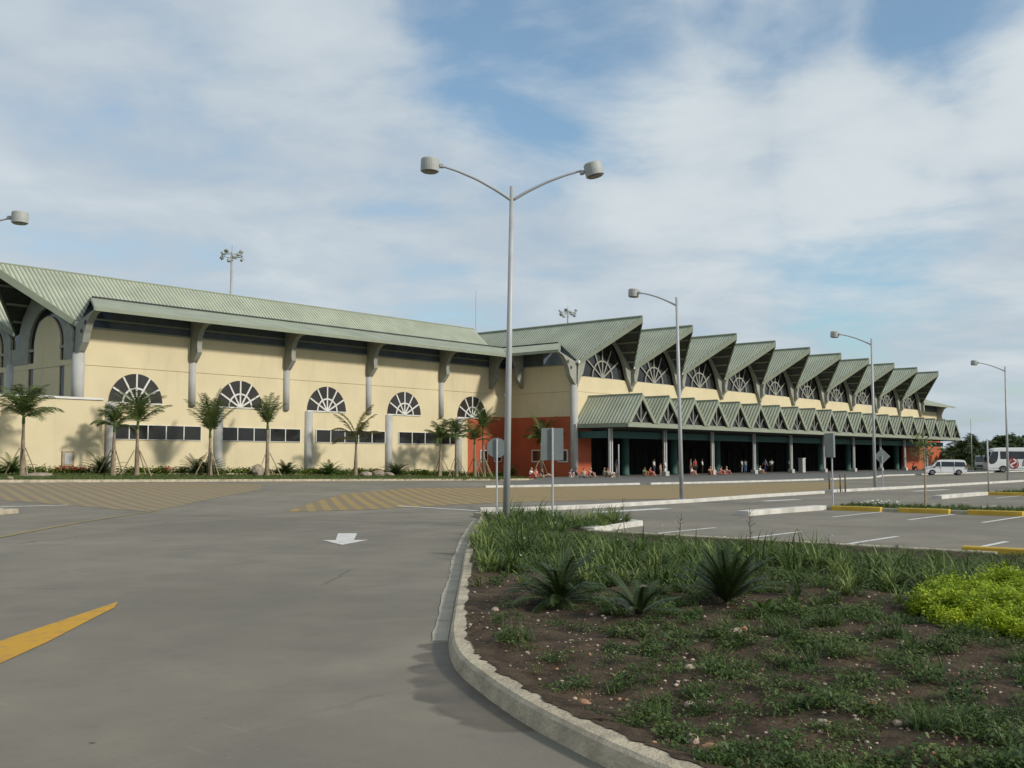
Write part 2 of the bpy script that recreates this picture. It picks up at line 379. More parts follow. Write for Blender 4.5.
    for (x, y, r) in ((-.68, 11.05, .30), (-.66, 10.5, .33), (-.60, 9.9, .38), (-.48, 9.35, .44), (-.36, 8.85, .48), (-.2, 8.4, .46), (.02, 7.95, .38)):
        s_, d_ = x * UX + y * UY, x * NX + y * NY
        dn = nt.nodes.new('ShaderNodeVectorMath'); dn.operation = 'DISTANCE'; nt.links.new(t.outputs['Object'], dn.inputs[0]); dn.inputs[1].default_value = (s_, -d_, 0)
        q = nmath(nt, 'SUBTRACT', r, dn.outputs['Value']); damp = q if damp is None else nmath(nt, 'MAXIMUM', damp, q)
    df = rng(nmath(nt, 'ADD', damp, nmath(nt, 'MULTIPLY', nmath(nt, 'SUBTRACT', nd.outputs[0], 0.5), 0.30)), -0.01, 0.06, 0.0, 0.92)
    siltc = mix(rng(nz(2.4, 5), 0.35, 0.65), (0.072, 0.060, 0.043), (0.125, 0.105, 0.074))
    c = mix(df, c, siltc)
    rg_ = nt.nodes.new('ShaderNodeMapRange'); rg_.inputs['To Min'].default_value = 0.86; rg_.inputs['To Max'].default_value = 0.5
    nt.links.new(df, rg_.inputs['Value']); nt.links.new(rg_.outputs[0], b.inputs['Roughness'])
    nt.links.new(c, b.inputs['Base Color'])
    bp = nt.nodes.new('ShaderNodeBump'); bp.inputs['Strength'].default_value = 0.6; bp.inputs['Distance'].default_value = 0.006
    nt.links.new(nz(90, 4, 0.7), bp.inputs['Height']); nt.links.new(bp.outputs[0], b.inputs['Normal'])
    return m
M['asphalt'] = asphalt_mat()

def paint_mat(name, col, wear=0.45, scale=2.5, under=(0.15, 0.14, 0.12)):
    m = bpy.data.materials.new(name); m.use_nodes = True; nt = m.node_tree; b = nt.nodes['Principled BSDF']
    b.inputs['Roughness'].default_value = 0.8; b.inputs['Specular IOR Level'].default_value = 0.25
    t = nt.nodes.new('ShaderNodeTexCoord')
    n = nt.nodes.new('ShaderNodeTexNoise'); n.inputs['Scale'].default_value = scale; n.inputs['Detail'].default_value = 9; n.inputs['Roughness'].default_value = 0.72
    nt.links.new(t.outputs['Object'], n.inputs['Vector'])
    r = nt.nodes.new('ShaderNodeMapRange'); r.inputs['From Min'].default_value = 0.50; r.inputs['From Max'].default_value = 0.70; r.inputs['To Max'].default_value = wear
    nt.links.new(n.outputs[0], r.inputs['Value'])
    mx = nt.nodes.new('ShaderNodeMix'); mx.data_type = 'RGBA'; nt.links.new(r.outputs[0], mx.inputs['Factor'])
    mx.inputs['A'].default_value = (*col, 1); mx.inputs['B'].default_value = (*under, 1)
    nt.links.new(mx.outputs['Result'], b.inputs['Base Color'])
    return m
M['pwhite'] = paint_mat('white_road_paint', (0.62, 0.61, 0.57), 0.7, 4.0)
M['pyellow'] = paint_mat('yellow_road_paint', (0.52, 0.285, 0.03), 0.55, 4.0)
M['pfaint'] = paint_mat('faded_yellow_paint', (0.27, 0.22, 0.10), 0.9, 3.0)

def hatch_mat(name, px, py, period, under, top=(0.40, 0.27, 0.07), frac=0.5):
    """worn yellow stripes painted across the road"""
    m = bpy.data.materials.new(name); m.use_nodes = True; nt = m.node_tree; b = nt.nodes['Principled BSDF']
    b.inputs['Roughness'].default_value = 0.85; b.inputs['Specular IOR Level'].default_value = 0.2
    t = nt.nodes.new('ShaderNodeTexCoord'); sp = nt.nodes.new('ShaderNodeSeparateXYZ'); nt.links.new(t.outputs['Object'], sp.inputs[0])
    k = nmath(nt, 'ADD', nmath(nt, 'MULTIPLY', sp.outputs[0], px / period), nmath(nt, 'MULTIPLY', sp.outputs[1], py / period))
    st = nmath(nt, 'LESS_THAN', nmath(nt, 'FRACT', k), frac)
    n = nt.nodes.new('ShaderNodeTexNoise'); n.inputs['Scale'].default_value = 0.5; n.inputs['Detail'].default_value = 8; n.inputs['Roughness'].default_value = 0.7
    nt.links.new(t.outputs['Object'], n.inputs['Vector'])
    r = nt.nodes.new('ShaderNodeMapRange'); r.inputs['From Min'].default_value = 0.30; r.inputs['From Max'].default_value = 0.72
    r.inputs['To Min'].default_value = 0.95; r.inputs['To Max'].default_value = 0.18; nt.links.new(n.outputs[0], r.inputs['Value'])
    mx = nt.nodes.new('ShaderNodeMix'); mx.data_type = 'RGBA'; nt.links.new(nmath(nt, 'MULTIPLY', st, r.outputs[0]), mx.inputs['Factor'])
    un = nt.nodes.new('ShaderNodeMix'); un.data_type = 'RGBA'; nt.links.new(n.outputs[0], un.inputs['Factor'])
    un.inputs['A'].default_value = (*under, 1); un.inputs['B'].default_value = tuple(u * .72 + t_ * .28 for u, t_ in zip(under, top)) + (1,)
    nt.links.new(un.outputs['Result'], mx.inputs['A']); mx.inputs['B'].default_value = (*top, 1)
    nt.links.new(mx.outputs['Result'], b.inputs['Base Color']); return m
M['hatchR'] = hatch_mat('hatched_road_marking', 0.79, -0.61, 0.62, (0.200, 0.165, 0.112), (0.37, 0.255, 0.085))
M['hatchL'] = hatch_mat('hatched_road_marking_faded', 0.95, -0.31, 0.62, (0.200, 0.168, 0.124), (0.31, 0.235, 0.12))

def soil_mat():
    m = mat('planting_soil', (0.098, 0.068, 0.042), 0.95, scale=4.5, color2=(0.034, 0.025, 0.017), bump=1.0, bscale=22, spec=0.15)
    return m
M['soil'] = soil_mat()
M['grass_ground'] = mat('mown_grass_ground', (0.085, 0.12, 0.035), 0.95, scale=0.6, color2=(0.05, 0.08, 0.022), bump=0.5, bscale=12, spec=0.1)
def puddle_mat():
    m = mat('damp_silt', (0.135, 0.115, 0.082), 0.55, scale=2.2, color2=(0.085, 0.072, 0.053), spec=0.4)
    return m
M['silt'] = puddle_mat()
# ---------------------------------------------------------------- ground, road, markings
def struct(o, label=None): return tag(o, label, None, None, 'structure')
g = MB(); n = 64
g.add([(0, 0, 0)] + [(4500 * math.cos(2*math.pi*i/n), 4500 * math.sin(2*math.pi*i/n), 0) for i in range(n)],
      [(0, i + 1, (i + 1) % n + 1) for i in range(n)])
o = g.build('ground', M['grass_ground']); o.location.z = -0.12
struct(o)

def in_road(s, d):
    if d > 60 or s < -90 or s > 320: return False
    if s < 80: return d > -64
    if s < 178: return d > -50
    return d > -52
g = MB(); idx = {}
def gv(s, d):
    if (s, d) not in idx: idx[(s, d)] = len(g.v); g.v.append((s, -d, gz(s, d)))
    return idx[(s, d)]
for s in range(-90, 320, 2):
    for d in range(-66, 60, 2):
        if in_road(s + 1, d + 1):
            g.f.append((gv(s, d), gv(s + 2, d), gv(s + 2, d + 2), gv(s, d + 2))); g.m.append(0)
o = g.build('asphalt_road', M['asphalt'], smooth=True); site(o); struct(o)

def sheet(name, pts, dz, m, thick=0.0, zf=None):
    """a polygon laid on the ground in (s, d), cut on the ground's own grid so that it follows it"""
    bm = bmesh.new(); vs = [bm.verts.new((s, -d, 0)) for s, d in pts]; bm.faces.new(vs)
    ss = [p[0] for p in pts]; ds = [-p[1] for p in pts]
    for k in range(math.floor(min(ss) / 2), math.ceil(max(ss) / 2) + 1):
        bmesh.ops.bisect_plane(bm, geom=bm.verts[:] + bm.edges[:] + bm.faces[:], plane_co=(2 * k, 0, 0), plane_no=(1, 0, 0))
    for k in range(math.floor(min(ds) / 2), math.ceil(max(ds) / 2) + 1):
        bmesh.ops.bisect_plane(bm, geom=bm.verts[:] + bm.edges[:] + bm.faces[:], plane_co=(0, 2 * k, 0), plane_no=(0, 1, 0))
    for v in bm.verts: v.co.z = (zf or gz)(v.co.x, -v.co.y) + dz
    if thick:
        r = bmesh.ops.extrude_face_region(bm, geom=bm.faces[:])
        for e in r['geom']:
            if isinstance(e, bmesh.types.BMVert): e.co.z -= thick
    bmesh.ops.recalc_face_normals(bm, faces=bm.faces)
    me = bpy.data.meshes.new(name); bm.to_mesh(me); bm.free(); me.materials.append(m)
    o = bpy.data.objects.new(name, me); COL.objects.link(o); site(o)
    if not thick and me.polygons and me.polygons[0].normal.z < 0: me.flip_normals()
    return o
def xy2sd(x, y): return (x * UX + y * UY, x * NX + y * NY)

struct(sheet('hatched_marking', [(24.09,-31.53),(27.5,-30.44),(32.3,-31.0),(36.6,-30.7),(40.85,-29.3),(45.0,-26.9),(62.2,-27.9),(74,-31),(86,-36.5),(82,-38.6),(74.1,-39.3),(67.7,-40.6),(55.3,-44.2),(44.8,-46.6),(36.7,-42.98),(30.4,-37.67)], 0.008, M['hatchR']))
struct(sheet('hatched_marking', [(20.9,-35.27),(26.8,-41.24),(35.0,-48.1),(39.5,-54.0),(36,-57.2),(4,-57.2),(12,-52),(19.76,-45.3),(20.9,-40.7)], 0.008, M['hatchL']))
struct(sheet('white_road_line', [(18.1,-41.7),(20.73,-41.39),(20.73,-41.19),(18.1,-41.4)], 0.012, M['pwhite']))
struct(sheet('white_road_line', [(30.33,-31.95),(29.3,-26.4),(29.05,-26.45),(30.05,-31.95)], 0.012, M['pwhite']))
struct(sheet('faded_yellow_line', [(4.0,-19.9),(11.77,-26.99),(15.8,-31.1),(21.0,-35.6),(21.15,-35.45),(15.95,-30.95),(11.9,-26.8),(4.1,-19.75)], 0.012, M['pfaint']))
yl = [(-5.62, 2.0), (-4.72, 2.0), (-4.88, 10.1), (-4.95, 11.3), (-5.12, 12.9), (-5.22, 13.9), (-5.38, 14.45), (-5.42, 13.4), (-5.48, 11.5)]
struct(sheet('yellow_road_line', [xy2sd(*p) for p in yl], 0.008, M['pyellow']))
ar = [(-3.85, 23.9), (-4.55, 25.32), (-4.24, 25.32), (-4.56, 27.6), (-4.06, 27.6), (-3.80, 25.32), (-3.46, 25.40)]
struct(sheet('road_arrow', [xy2sd(*p) for p in ar], 0.008, M['pwhite']))
rng0 = random.Random(4)
for d0 in (-15.0, -12.42, -9.82, -7.25, -4.7):
    struct(sheet('parking_bay_line', [(22.6, d0 - .075), (26.5, d0 - .075), (26.5, d0 + .075), (22.6, d0 + .075)], 0.008, M['pwhite']))
for d0 in (-14.75, -12.2, -9.95, -7.5, -5.0, -2.5):
    struct(sheet('parking_bay_line', [(33.9, d0 - .075), (38.4, d0 - .075), (38.4, d0 + .075), (33.9, d0 + .075)], 0.008, M['pwhite']))
for d0 in (-15.6, -13.1, -10.6, -8.1):
    struct(sheet('parking_bay_line', [(55.5, d0 - .075), (60.0, d0 - .075), (60.0, d0 + .075), (55.5, d0 + .075)], 0.008, M['pwhite']))
    struct(sheet('parking_bay_line', [(42.0, d0 - .075), (46.5, d0 - .075), (46.5, d0 + .075), (42.0, d0 + .075)], 0.008, M['pwhite']))
struct(sheet('white_road_mark', [(31.2,-22.9),(35.4,-22.6),(35.4,-21.9),(31.2,-22.3)], 0.008, M['pwhite']))
struct(sheet('white_road_mark', [(44.5,-22.9),(47.5,-22.6),(47.5,-22.1),(44.5,-22.4)], 0.008, M['pwhite']))
struct(sheet('white_road_mark', [(64,-22.9),(69,-22.6),(69,-22.0),(64,-22.4)], 0.008, M['pwhite']))

# kerb of the planted island beside the camera: swept along its edge
KERB = [(-1.02,34.4),(-1.03,30.0),(-1.0,24.0),(-0.93,20.0),(-0.84,17.4),(-0.77,14.6),(-0.71,12.6),(-0.67,11.3),(-0.60,10.4),(-0.48,9.65),(-0.27,8.95),(-0.06,8.3),(0.17,7.7),(0.43,7.13),(0.72,6.55),(1.12,5.85),(1.7,5.0),(2.6,4.0),(3.9,3.0),(5.6,2.0),(8.0,1.0),(12.0,-0.2)]
def smooth_line(pts, k=3):
    pts = [Vector((*p, 0)) for p in pts]
    for _ in range(k):
        new = [pts[0]]
        for a, b in zip(pts, pts[1:]): new += [a * .75 + b * .25, a * .25 + b * .75]
        pts = new + [pts[-1]]
    return pts
KL = smooth_line(KERB, 4)
def hv(x):
    i = math.floor(x); u = x - i; u = u * u * (3 - 2 * u); r_ = lambda k: (math.sin(k * 127.1 + 3.7) * 43758.5453) % 1.0
    return r_(i) * (1 - u) + r_(i + 1) * u
def sweep(line, prof):
    m = MB(); k = len(prof)
    for i, p in enumerate(line):
        t = (line[min(i+1, len(line)-1)] - line[max(i-1, 0)]).normalized(); r = Vector((-t.y, t.x, 0))     # left of travel = into the island
        m.v += [tuple(p + r * a + Vector((0, 0, z))) for a, z in prof]
    for i in range(len(line) - 1):
        for j in range(k): m.f.append((i*k+j, i*k+(j+1) % k, (i+1)*k+(j+1) % k, (i+1)*k+j)); m.m.append(0)
    m.f += [tuple(range(k)), tuple(range((len(line)-1)*k, len(line)*k))]; m.m += [0, 0]
    return m
kp = [(-0.02, -0.05), (0.0, 0.05), (0.015, 0.125), (0.045, 0.15), (0.20, 0.155), (0.225, 0.14), (0.23, -0.05)]
o = sweep(KL, kp).build('kerb', M['concrete'], smooth=False)
tag(o, 'weathered concrete kerb curving round the planted bed in the foreground', 'kerb')
gl = [p for p in KL if p.y > 11.35]
gm = sweep(gl, [(-0.24, -0.03), (-0.225, 0.010), (-0.02, 0.006), (-0.018, -0.03)])
for i in range(len(gl)):
    w_ = .06 * (hv(gl[i].y * .45) - .5) + .03 * (hv(gl[i].y * 2.1 + 9) - .5)
    for j in (0, 1): x_, y_, z_ = gm.v[i*4+j]; gm.v[i*4+j] = (x_ - w_, y_, z_)
o = gm.build('gutter', M['gutter']); struct(o)

# island soil: a lumpy bed within the kerb
ISL = [(p.x, p.y) for p in KL]
ISL_IN = []
for i, p in enumerate(KL):
    t = (KL[min(i+1, len(KL)-1)] - KL[max(i-1, 0)]).normalized(); q_ = .2 - .10 * max(0, hv(i * .31) - .45) - .03 * hv(i * 1.1 + 5); ISL_IN.append((p.x - t.y * q_, p.y + t.x * q_))
def sd2xy(s, d): v = W(s, d); return (v.x, v.y)
back = [sd2xy(22.3, 8.5), sd2xy(22.3, -16.3), sd2xy(25.9, -17.3), sd2xy(25.5, -22.9)]
poly = ISL_IN[::-1] + [] ; poly = ISL_IN + back
def inside(x, y, pl=None):
    pl = pl or poly; c = False; j = len(pl) - 1
    for i in range(len(pl)):
        xi, yi = pl[i]; xj, yj = pl[j]
        if (yi > y) != (yj > y) and x < (xj - xi) * (y - yi) / (yj - yi) + xi: c = not c
        j = i
    return c
def soil_z(x, y):
    e = 0.10 + 0.05 * math.sin(x * .9 + 1) * math.cos(y * .55) + 0.03 * math.sin(x * 2.7 + y * 1.9) + 0.015 * math.sin(x * 7.1 - y * 5.3)
    s_, d_ = xy2sd(x, y)
    s_, d_ = xy2sd(x, y)
    k_ = sm(17.5, 21.5, s_) if d_ > -16.5 else 0
    return max(0.05, 0.045 + e * 0.9) * (1 - k_) + .06 * k_
def kerb_gap(x, y): return min((p.x - x) ** 2 + (p.y - y) ** 2 for p in KL) ** .5
bm = bmesh.new(); bm.faces.new([bm.verts.new((x, y, 0)) for x, y in poly])
def cut(axis, step, lo, hi):
    k = lo
    while k < hi:
        co = (k, 0, 0) if axis == 0 else (0, k, 0); no = (1, 0, 0) if axis == 0 else (0, 1, 0)
        bmesh.ops.bisect_plane(bm, geom=bm.verts[:] + bm.edges[:] + bm.faces[:], plane_co=co, plane_no=no); k += step
cut(0, 0.5, -1.2, 16); cut(1, 0.5, -1, 35)
bmesh.ops.triangulate(bm, faces=bm.faces[:])
bmesh.ops.subdivide_edges(bm, edges=[e for e in bm.edges if e.calc_length() > .3 and e.verts[0].co.y < 17 and e.verts[0].co.x < 9], cuts=2, use_grid_fill=True)
rr = random.Random(3)
for v in bm.verts:
    v.co.z = soil_z(v.co.x, v.co.y) + rr.uniform(-.012, .018)
    g_ = kerb_gap(v.co.x, v.co.y)
    if g_ < .42: v.co.z = max(v.co.z, .170 - max(0, g_ - .24) * .3) if g_ > .21 else .161
bmesh.ops.recalc_face_normals(bm, faces=bm.faces)
me = bpy.data.meshes.new('island_soil'); bm.to_mesh(me); bm.free(); me.materials.append(M['soil'])
for p in me.polygons: p.use_smooth = True
if me.polygons[0].normal.z < 0: me.flip_normals()
o = bpy.data.objects.new('island_soil', me); COL.objects.link(o); struct(o)

def edge_kerb(name, pts, m, label, w=0.25, h=0.15, cat='kerb', group=None, r=0.02):
    """a straight or bent kerb along points (s, d)"""
    k = MB()
    line = [Vector((s, -d, gz(s, d))) for s, d in pts]
    prof = [(-w/2, -0.05), (-w/2 + .01, h - .02), (-w/2 + .03, h), (w/2 - .03, h), (w/2 - .01, h - .02), (w/2, -0.05)]; n = len(prof)
    for i, p in enumerate(line):
        t = (line[min(i+1, len(line)-1)] - line[max(i-1, 0)]); t.z = 0; t.normalize(); q = Vector((-t.y, t.x, 0))
        k.v += [tuple(p + q * a + Vector((0, 0, z))) for a, z in prof]
    for i in range(len(line) - 1):
        for j in range(n): k.f.append((i*n+j, i*n+(j+1) % n, (i+1)*n+(j+1) % n, (i+1)*n+j)); k.m.append(0)
    k.f += [tuple(range(n)), tuple(range((len(line)-1)*n, len(line)*n))]; k.m += [0, 0]
    c = line[0]; o = k.build(name, m, origin=(c.x, c.y, 0)); site(o, c.x, -c.y, 0)
    return tag(o, label, cat, group)
def dense(pts, step=2.0):
    out = []
    for (a, b), (c, d) in zip(pts, pts[1:]):
        n = max(1, int(math.hypot(c - a, d - b) / step)); out += [(a + (c-a)*i/n, b + (d-b)*i/n) for i in range(n)]
    return out + [pts[-1]]
GK = 'whitewashed kerbs dividing the road from the car park'
edge_kerb('kerb', dense([(29.0,-26.3),(30.5,-25.2),(34,-24.7),(41,-24.6),(49.4,-25.2),(56.8,-25.3)]), M['kerbwhite'], 'long whitewashed kerb running right from the tip of the planted bed', .38, .15, group=GK)
edge_kerb('kerb', dense([(58.8,-25.7),(63,-25.6),(70,-25.3),(91,-25.2),(128,-25.2)]), M['kerbwhite'], 'whitewashed kerb beyond the three thin brown posts, under the right-hand lamps', .38, .15, group=GK)
edge_kerb('kerb', [(22.3,-6.3),(22.3,-12),(22.35,-16.4)], M['concrete'], 'low concrete kerb at the back edge of the planted bed', .2, .10)
edge_kerb('kerb', [(22.4,-16.5),(24.2,-17.0),(25.9,-17.3),(26.2,-17.9),(26.0,-18.8)], M['kerbwhite'], 'pale pointed kerb nose at the back corner of the planted bed', .45, .15)
edge_kerb('kerb', dense([(26.0,-19.0),(25.6,-22.9),(26.6,-24.3)]), M['concrete'], 'concrete kerb along the far end of the planted bed behind the signs', .2, .14)
edge_kerb('kerb', dense([(32.6,-17.4),(34.0,-17.45),(38.6,-17.25)]), M['kerbwhite'], 'stained white kerb nose pointing left from the first yellow kerb', .5, .17)
edge_kerb('kerb', dense([(52.5,-17.5),(55,-17.6),(60.0,-17.5)]), M['kerbwhite'], 'stained white kerb nose farther back, left of the thin grey post', .5, .17)
# yellow kerb stops along the two strips
GY = 'yellow painted kerb stops at the parking bays'
names = ['leftmost of the yellow kerb stops, by the tall rectangular sign', 'second yellow kerb stop from the left, below the thin sapling', 'third yellow kerb stop from the left in the near row']
for i, (d0, d1) in enumerate([(-16.74,-14.87),(-14.2,-12.41),(-11.79,-9.98),(-9.4,-7.6)]):
    edge_kerb('kerb_stop', [(38.55, d0), (38.55, d1)], M['kerbyellow'], names[i] if i < 3 else 'yellow kerb stop in the near row beyond the right of the picture', .26, .17, 'kerb stop', GY)
edge_kerb('kerb', [(38.72,-17.2),(38.72,10)], M['gutter'], 'plain grey kerb strip behind the row of yellow kerb stops', .16, .13)
edge_kerb('kerb_stop', dense([(60.1,-17.6),(60.1,-11.5)]), M['kerbyellow'], 'long yellow kerb farther back on the right beside the thin grey post', .26, .17, 'kerb stop', GY)
edge_kerb('kerb_stop', [(22.55,-7.0),(22.55,-5.6)], M['kerbyellow'], 'yellow kerb stop half hidden by the weeds behind the lime shrubs', .26, .17, 'kerb stop', GY)
o = sheet('grass_strip', [(38.8,-17.2),(41.6,-17.0),(41.6,10),(38.8,10)], 0.13, M['grass_ground'], .2); struct(o)
o = sheet('grass_strip', [(60.2,-17.6),(63.2,-17.4),(63.2,10),(60.2,10)], 0.13, M['grass_ground'], .2); struct(o)
# small island at the left edge of the picture
edge_kerb('kerb', dense([(10,-39.5),(16,-38.9),(17.0,-38.6),(17.1,-38.0),(16,-37.4),(10,-36.8)],1.0), M['concrete'], 'rounded pale kerb end at the left edge of the picture', .3, .16)
o = sheet('island_grass', [(10,-39.4),(16,-38.8),(16.8,-38.3),(16,-37.5),(10,-36.9)], 0.12, M['grass_ground'], .2); struct(o)

# planting strip along the left wing, its kerb, and the forecourt pavement in front of the entrance
def strip_z(s, d): return gz(s, d) + 0.10 + 0.28 * sm(61, 69, -d) * min(1, max(0, (80 - s) / 20))
SK = [(-40,-58.8),(0,-59),(30,-59.2),(50,-59.4),(60,-59.6),(70,-60.2),(77,-61.6),(80.6,-62.2)]
o = sheet('lawn_strip', SK + [(80.8,-69.8),(-40,-69.8)], 0.0, M['grass_ground'], .25, strip_z); struct(o)
edge_kerb('kerb', dense(SK), M['concrete'], 'long pale kerb edging the grass strip in front of the left wing', .25, .15)
def floor_z(s, d): return 0.12 + 0.13 * sm(47, 56, -d) + gz(s, d) * .6
FP = [(50.4,-45.4),(57,-44.6),(66,-43.9),(72.6,-43.0),(86,-41.5),(104,-41.3),(112,-43.5),(118,-45.5),(180,-45.5),(180,-68),(80.95,-68),(80.95,-61.9),(77,-61.2),(66,-54)]
o = sheet('pavement', FP, 0.0, M['paving'], .3, floor_z); struct(o)
FK = [(50.4,-45.3),(57,-44.5),(66,-43.8),(72.6,-42.9),(86,-41.4),(104,-41.2),(112,-43.4),(118,-45.4),(180,-45.4)]
edge_kerb('kerb', dense(FK[:3]), M['kerbwhite'], 'pale kerb before the entrance pavement, left of the first lamp with one arm', .3, .14)
edge_kerb('kerb', dense([(67.2,-43.6)] + FK[3:5] + [(93,-41.35)]), M['kerbwhite'], 'pale kerb before the entrance pavement, right of the gap', .3, .14)
edge_kerb('kerb', dense([(94.5,-41.3)] + FK[5:]), M['kerbwhite'], 'far pale kerb before the entrance pavement, towards the white minivan', .3, .14)
# ---------------------------------------------------------------- the terminal
T = thing('airport_terminal', 'cream and orange terminal with green sawtooth roofs and a zigzag canopy over its entrance', 'terminal building', W(80.9, -61, 0), ROT)
TO = (80.9, 61.0, 0.0)
def tp(mb, name, m, label=None, parent=None, **k):
    o = mb.build(name, m, parent or T, origin=TO, **k)
    if label: o['label'] = label
    return o
RZ, SL = 15.85, 0.93                    # ridge height and roof slope
# walls of the left wing (q = -d, away from the car park)
m = MB(); m.box(35.4, 75.3, 69.9, 96, -0.4, 8.45).box(75.3, 80.9, 69.9, 96, 6.2, 8.45)
m.box(35.4, 80.9, 69.9, 96, 8.52, 11.1).box(35.6, 80.9, 69.96, 95.9, 8.45, 8.52)
tp(m, 'wall', M['yellow'], 'cream wall of the left wing')
m = MB(); m.box(75.3, 80.9, 69.9, 96, -0.4, 6.2); tp(m, 'wall', M['orange'], 'orange lower wall at the inner corner')
m = MB(); m.box(37.9, 83.2, 70.0, 96, 11.22, 12.9); tp(m, 'clerestory_band', M['blueband'])
m = MB(); m.box(35.4, 80.9, 69.82, 96, 11.1, 11.22).box(35.6, 83, 69.94, 70.0, 11.75, 11.87); tp(m, 'eaves_beam', M['greygreen'])
# connecting wall of the inner corner and the front wall
m = MB(); m.box(80.9, 83.3, 61.4, 69.9, 6.1, 8.45).box(80.96, 83.3, 61.4, 69.9, 8.45, 8.52).box(80.9, 83.3, 61.4, 69.9, 8.52, 11.1)
tp(m, 'wall', M['yellow'], 'shaded cream wall turning the inner corner')
m = MB(); m.box(80.9, 83.3, 61.4, 69.9, -0.3, 6.1); tp(m, 'wall', M['orange'], 'orange wall turning the inner corner')
m = MB(); m.box(81.0, 83.4, 64.9, 72, 11.22, 12.9); tp(m, 'clerestory_band', M['blueband'])
tp(MB().prism([(81.0, 61.4, 11.22), (83.3, 61.4, 11.22), (83.3, 61.4, 13.45), (81.0, 61.4, 11.3)], (0, 3.5, 0)), 'gable_infill', M['blueband'])
tp(MB().prism([(35.7, 69.95, 11.22), (35.7, 72.3, 11.22), (35.7, 72.3, 13.2), (35.7, 69.95, 11.24)], (2.2, 0, 0)), 'gable_infill', M['blueband'])
m = MB(); m.box(80.82, 83.3, 61.4, 69.82, 11.1, 11.22); tp(m, 'eaves_beam', M['greygreen'])
FE = 175.9
m = MB(); m.box(80.9, FE, 61.0, 61.4, 5.35, 8.45).box(80.9, FE, 61.05, 61.4, 8.45, 8.52)
m.box(80.9, FE, 61.0, 61.4, 8.52, 10.02); tp(m, 'wall', M['yellow'], 'cream parapet wall above the canopy')
m = MB(); m.box(80.9, 83.6, 61.0, 61.4, -0.1, 5.35); tp(m, 'wall', M['orange'], 'short orange wall at the left end of the open hall')
tp(MB().box(168.5, FE, 61.0, 61.4, -0.1, 5.35), 'wall', M['orange'], 'orange wall at the right end of the open hall')
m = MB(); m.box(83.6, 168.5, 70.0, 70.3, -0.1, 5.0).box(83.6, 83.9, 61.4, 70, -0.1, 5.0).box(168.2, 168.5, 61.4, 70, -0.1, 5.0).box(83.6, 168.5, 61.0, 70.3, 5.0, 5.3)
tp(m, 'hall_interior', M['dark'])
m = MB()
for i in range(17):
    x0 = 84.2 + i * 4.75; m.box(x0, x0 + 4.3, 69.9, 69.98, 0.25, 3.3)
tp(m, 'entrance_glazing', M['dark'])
m = MB()
for i in range(17):
    x0 = 84.2 + i * 4.75
    for q in (0, 1.4, 2.85, 4.25): m.box(x0 + q, x0 + q + .07, 69.82, 69.9, 0.25, 3.3)
    m.box(x0, x0 + 4.32, 69.83, 69.9, 2.35, 2.43)
tp(m, 'door_frame', M['dark'])
# right wing beyond the front
m = MB(); m.box(FE, 213, 69.9, 96, 6.2, 8.45).box(FE, 213, 69.96, 96, 8.45, 8.52).box(FE, 213, 69.9, 96, 8.52, 11.1); tp(m, 'wall', M['yellow'], 'cream wall of the far right wing')
m = MB(); m.box(FE, 213, 69.9, 96, -0.4, 6.2); tp(m, 'wall', M['orange'], 'orange wall of the far right wing')
tp(MB().box(175.6, FE, 61.4, 69.9, -0.4, 6.2), 'wall', M['orange'])
m = MB(); m.box(FE, 212.8, 70.0, 96, 11.1, 12.9); tp(m, 'clerestory_band', M['blueband'])
# low yellow screen of lattice: string courses drawn as real shadow grooves in the walls above

# half round columns of the left wing
LB = [35.55, 44.5, 53.3, 62.3, 71.5]
for s in LB: tp(MB().cyl(s, 69.9, 5.95, 9.3, 0.30, 16), 'column', M['offwhite'], smooth=True)
tp(MB().cyl(35.5, 69.85, 5.0, 9.3, 0.42, 16), 'column', M['offwhite'], smooth=True)
FANS = [39.92, 48.82, 57.6, 66.7, 75.9]
for s in FANS:
    tp(MB().cyl(s - 1.95, 69.9, -0.2, 5.93, 0.38, 18), 'column', M['offwhite'], smooth=True)
tp(MB().cyl(80.9, 61.05, 0.1, 9.2, 0.38, 18), 'column', M['offwhite'], smooth=True)

# semicircular fan windows
def fan(s, z0, r, q, dirn=1, hub=0.12, inner=0.5, th=0.13, rays=(30, 60, 90, 120, 150), rl=1.0):
    n = 22
    w = MB().prism([(s + r * math.cos(math.pi * i / n), q - .02, z0 + r * math.sin(math.pi * i / n)) for i in range(n + 1)], (0, .04, 0))
    fr = MB()
    for a in rays:
        c, sn = math.cos(R(a)), math.sin(R(a)); L = r * rl - .02
        fr.bar((s + .1 * c, q - .03, z0 + .1 * sn), (s + L * c, q - .03, z0 + L * sn), th, .05, (0, -1, 0))
    pts = [(s + r * inner * math.cos(math.pi * i / 14), z0 + r * inner * math.sin(math.pi * i / 14)) for i in range(15)]
    for a, b in zip(pts, pts[1:]): fr.bar((a[0], q - .045, a[1]), (b[0], q - .045, b[1]), th, .05, (0, -1, 0))
    fr.prism([(s + hub * 1.6 * math.cos(math.pi * i / 8), q - .11, z0 + hub * 1.6 * math.sin(math.pi * i / 8)) for i in range(9)], (0, .05, 0))
    fr.box(s - r, s + r, q - .06, q - .025, z0 - .07, z0 + .03)
    return w, fr
for s in FANS:
    w, fr = fan(s, 6.0, 2.12, 69.88)
    wo = tp(w, 'fan_window', M['glassbrown']); tp(fr, 'lattice', M['white'], parent=wo)
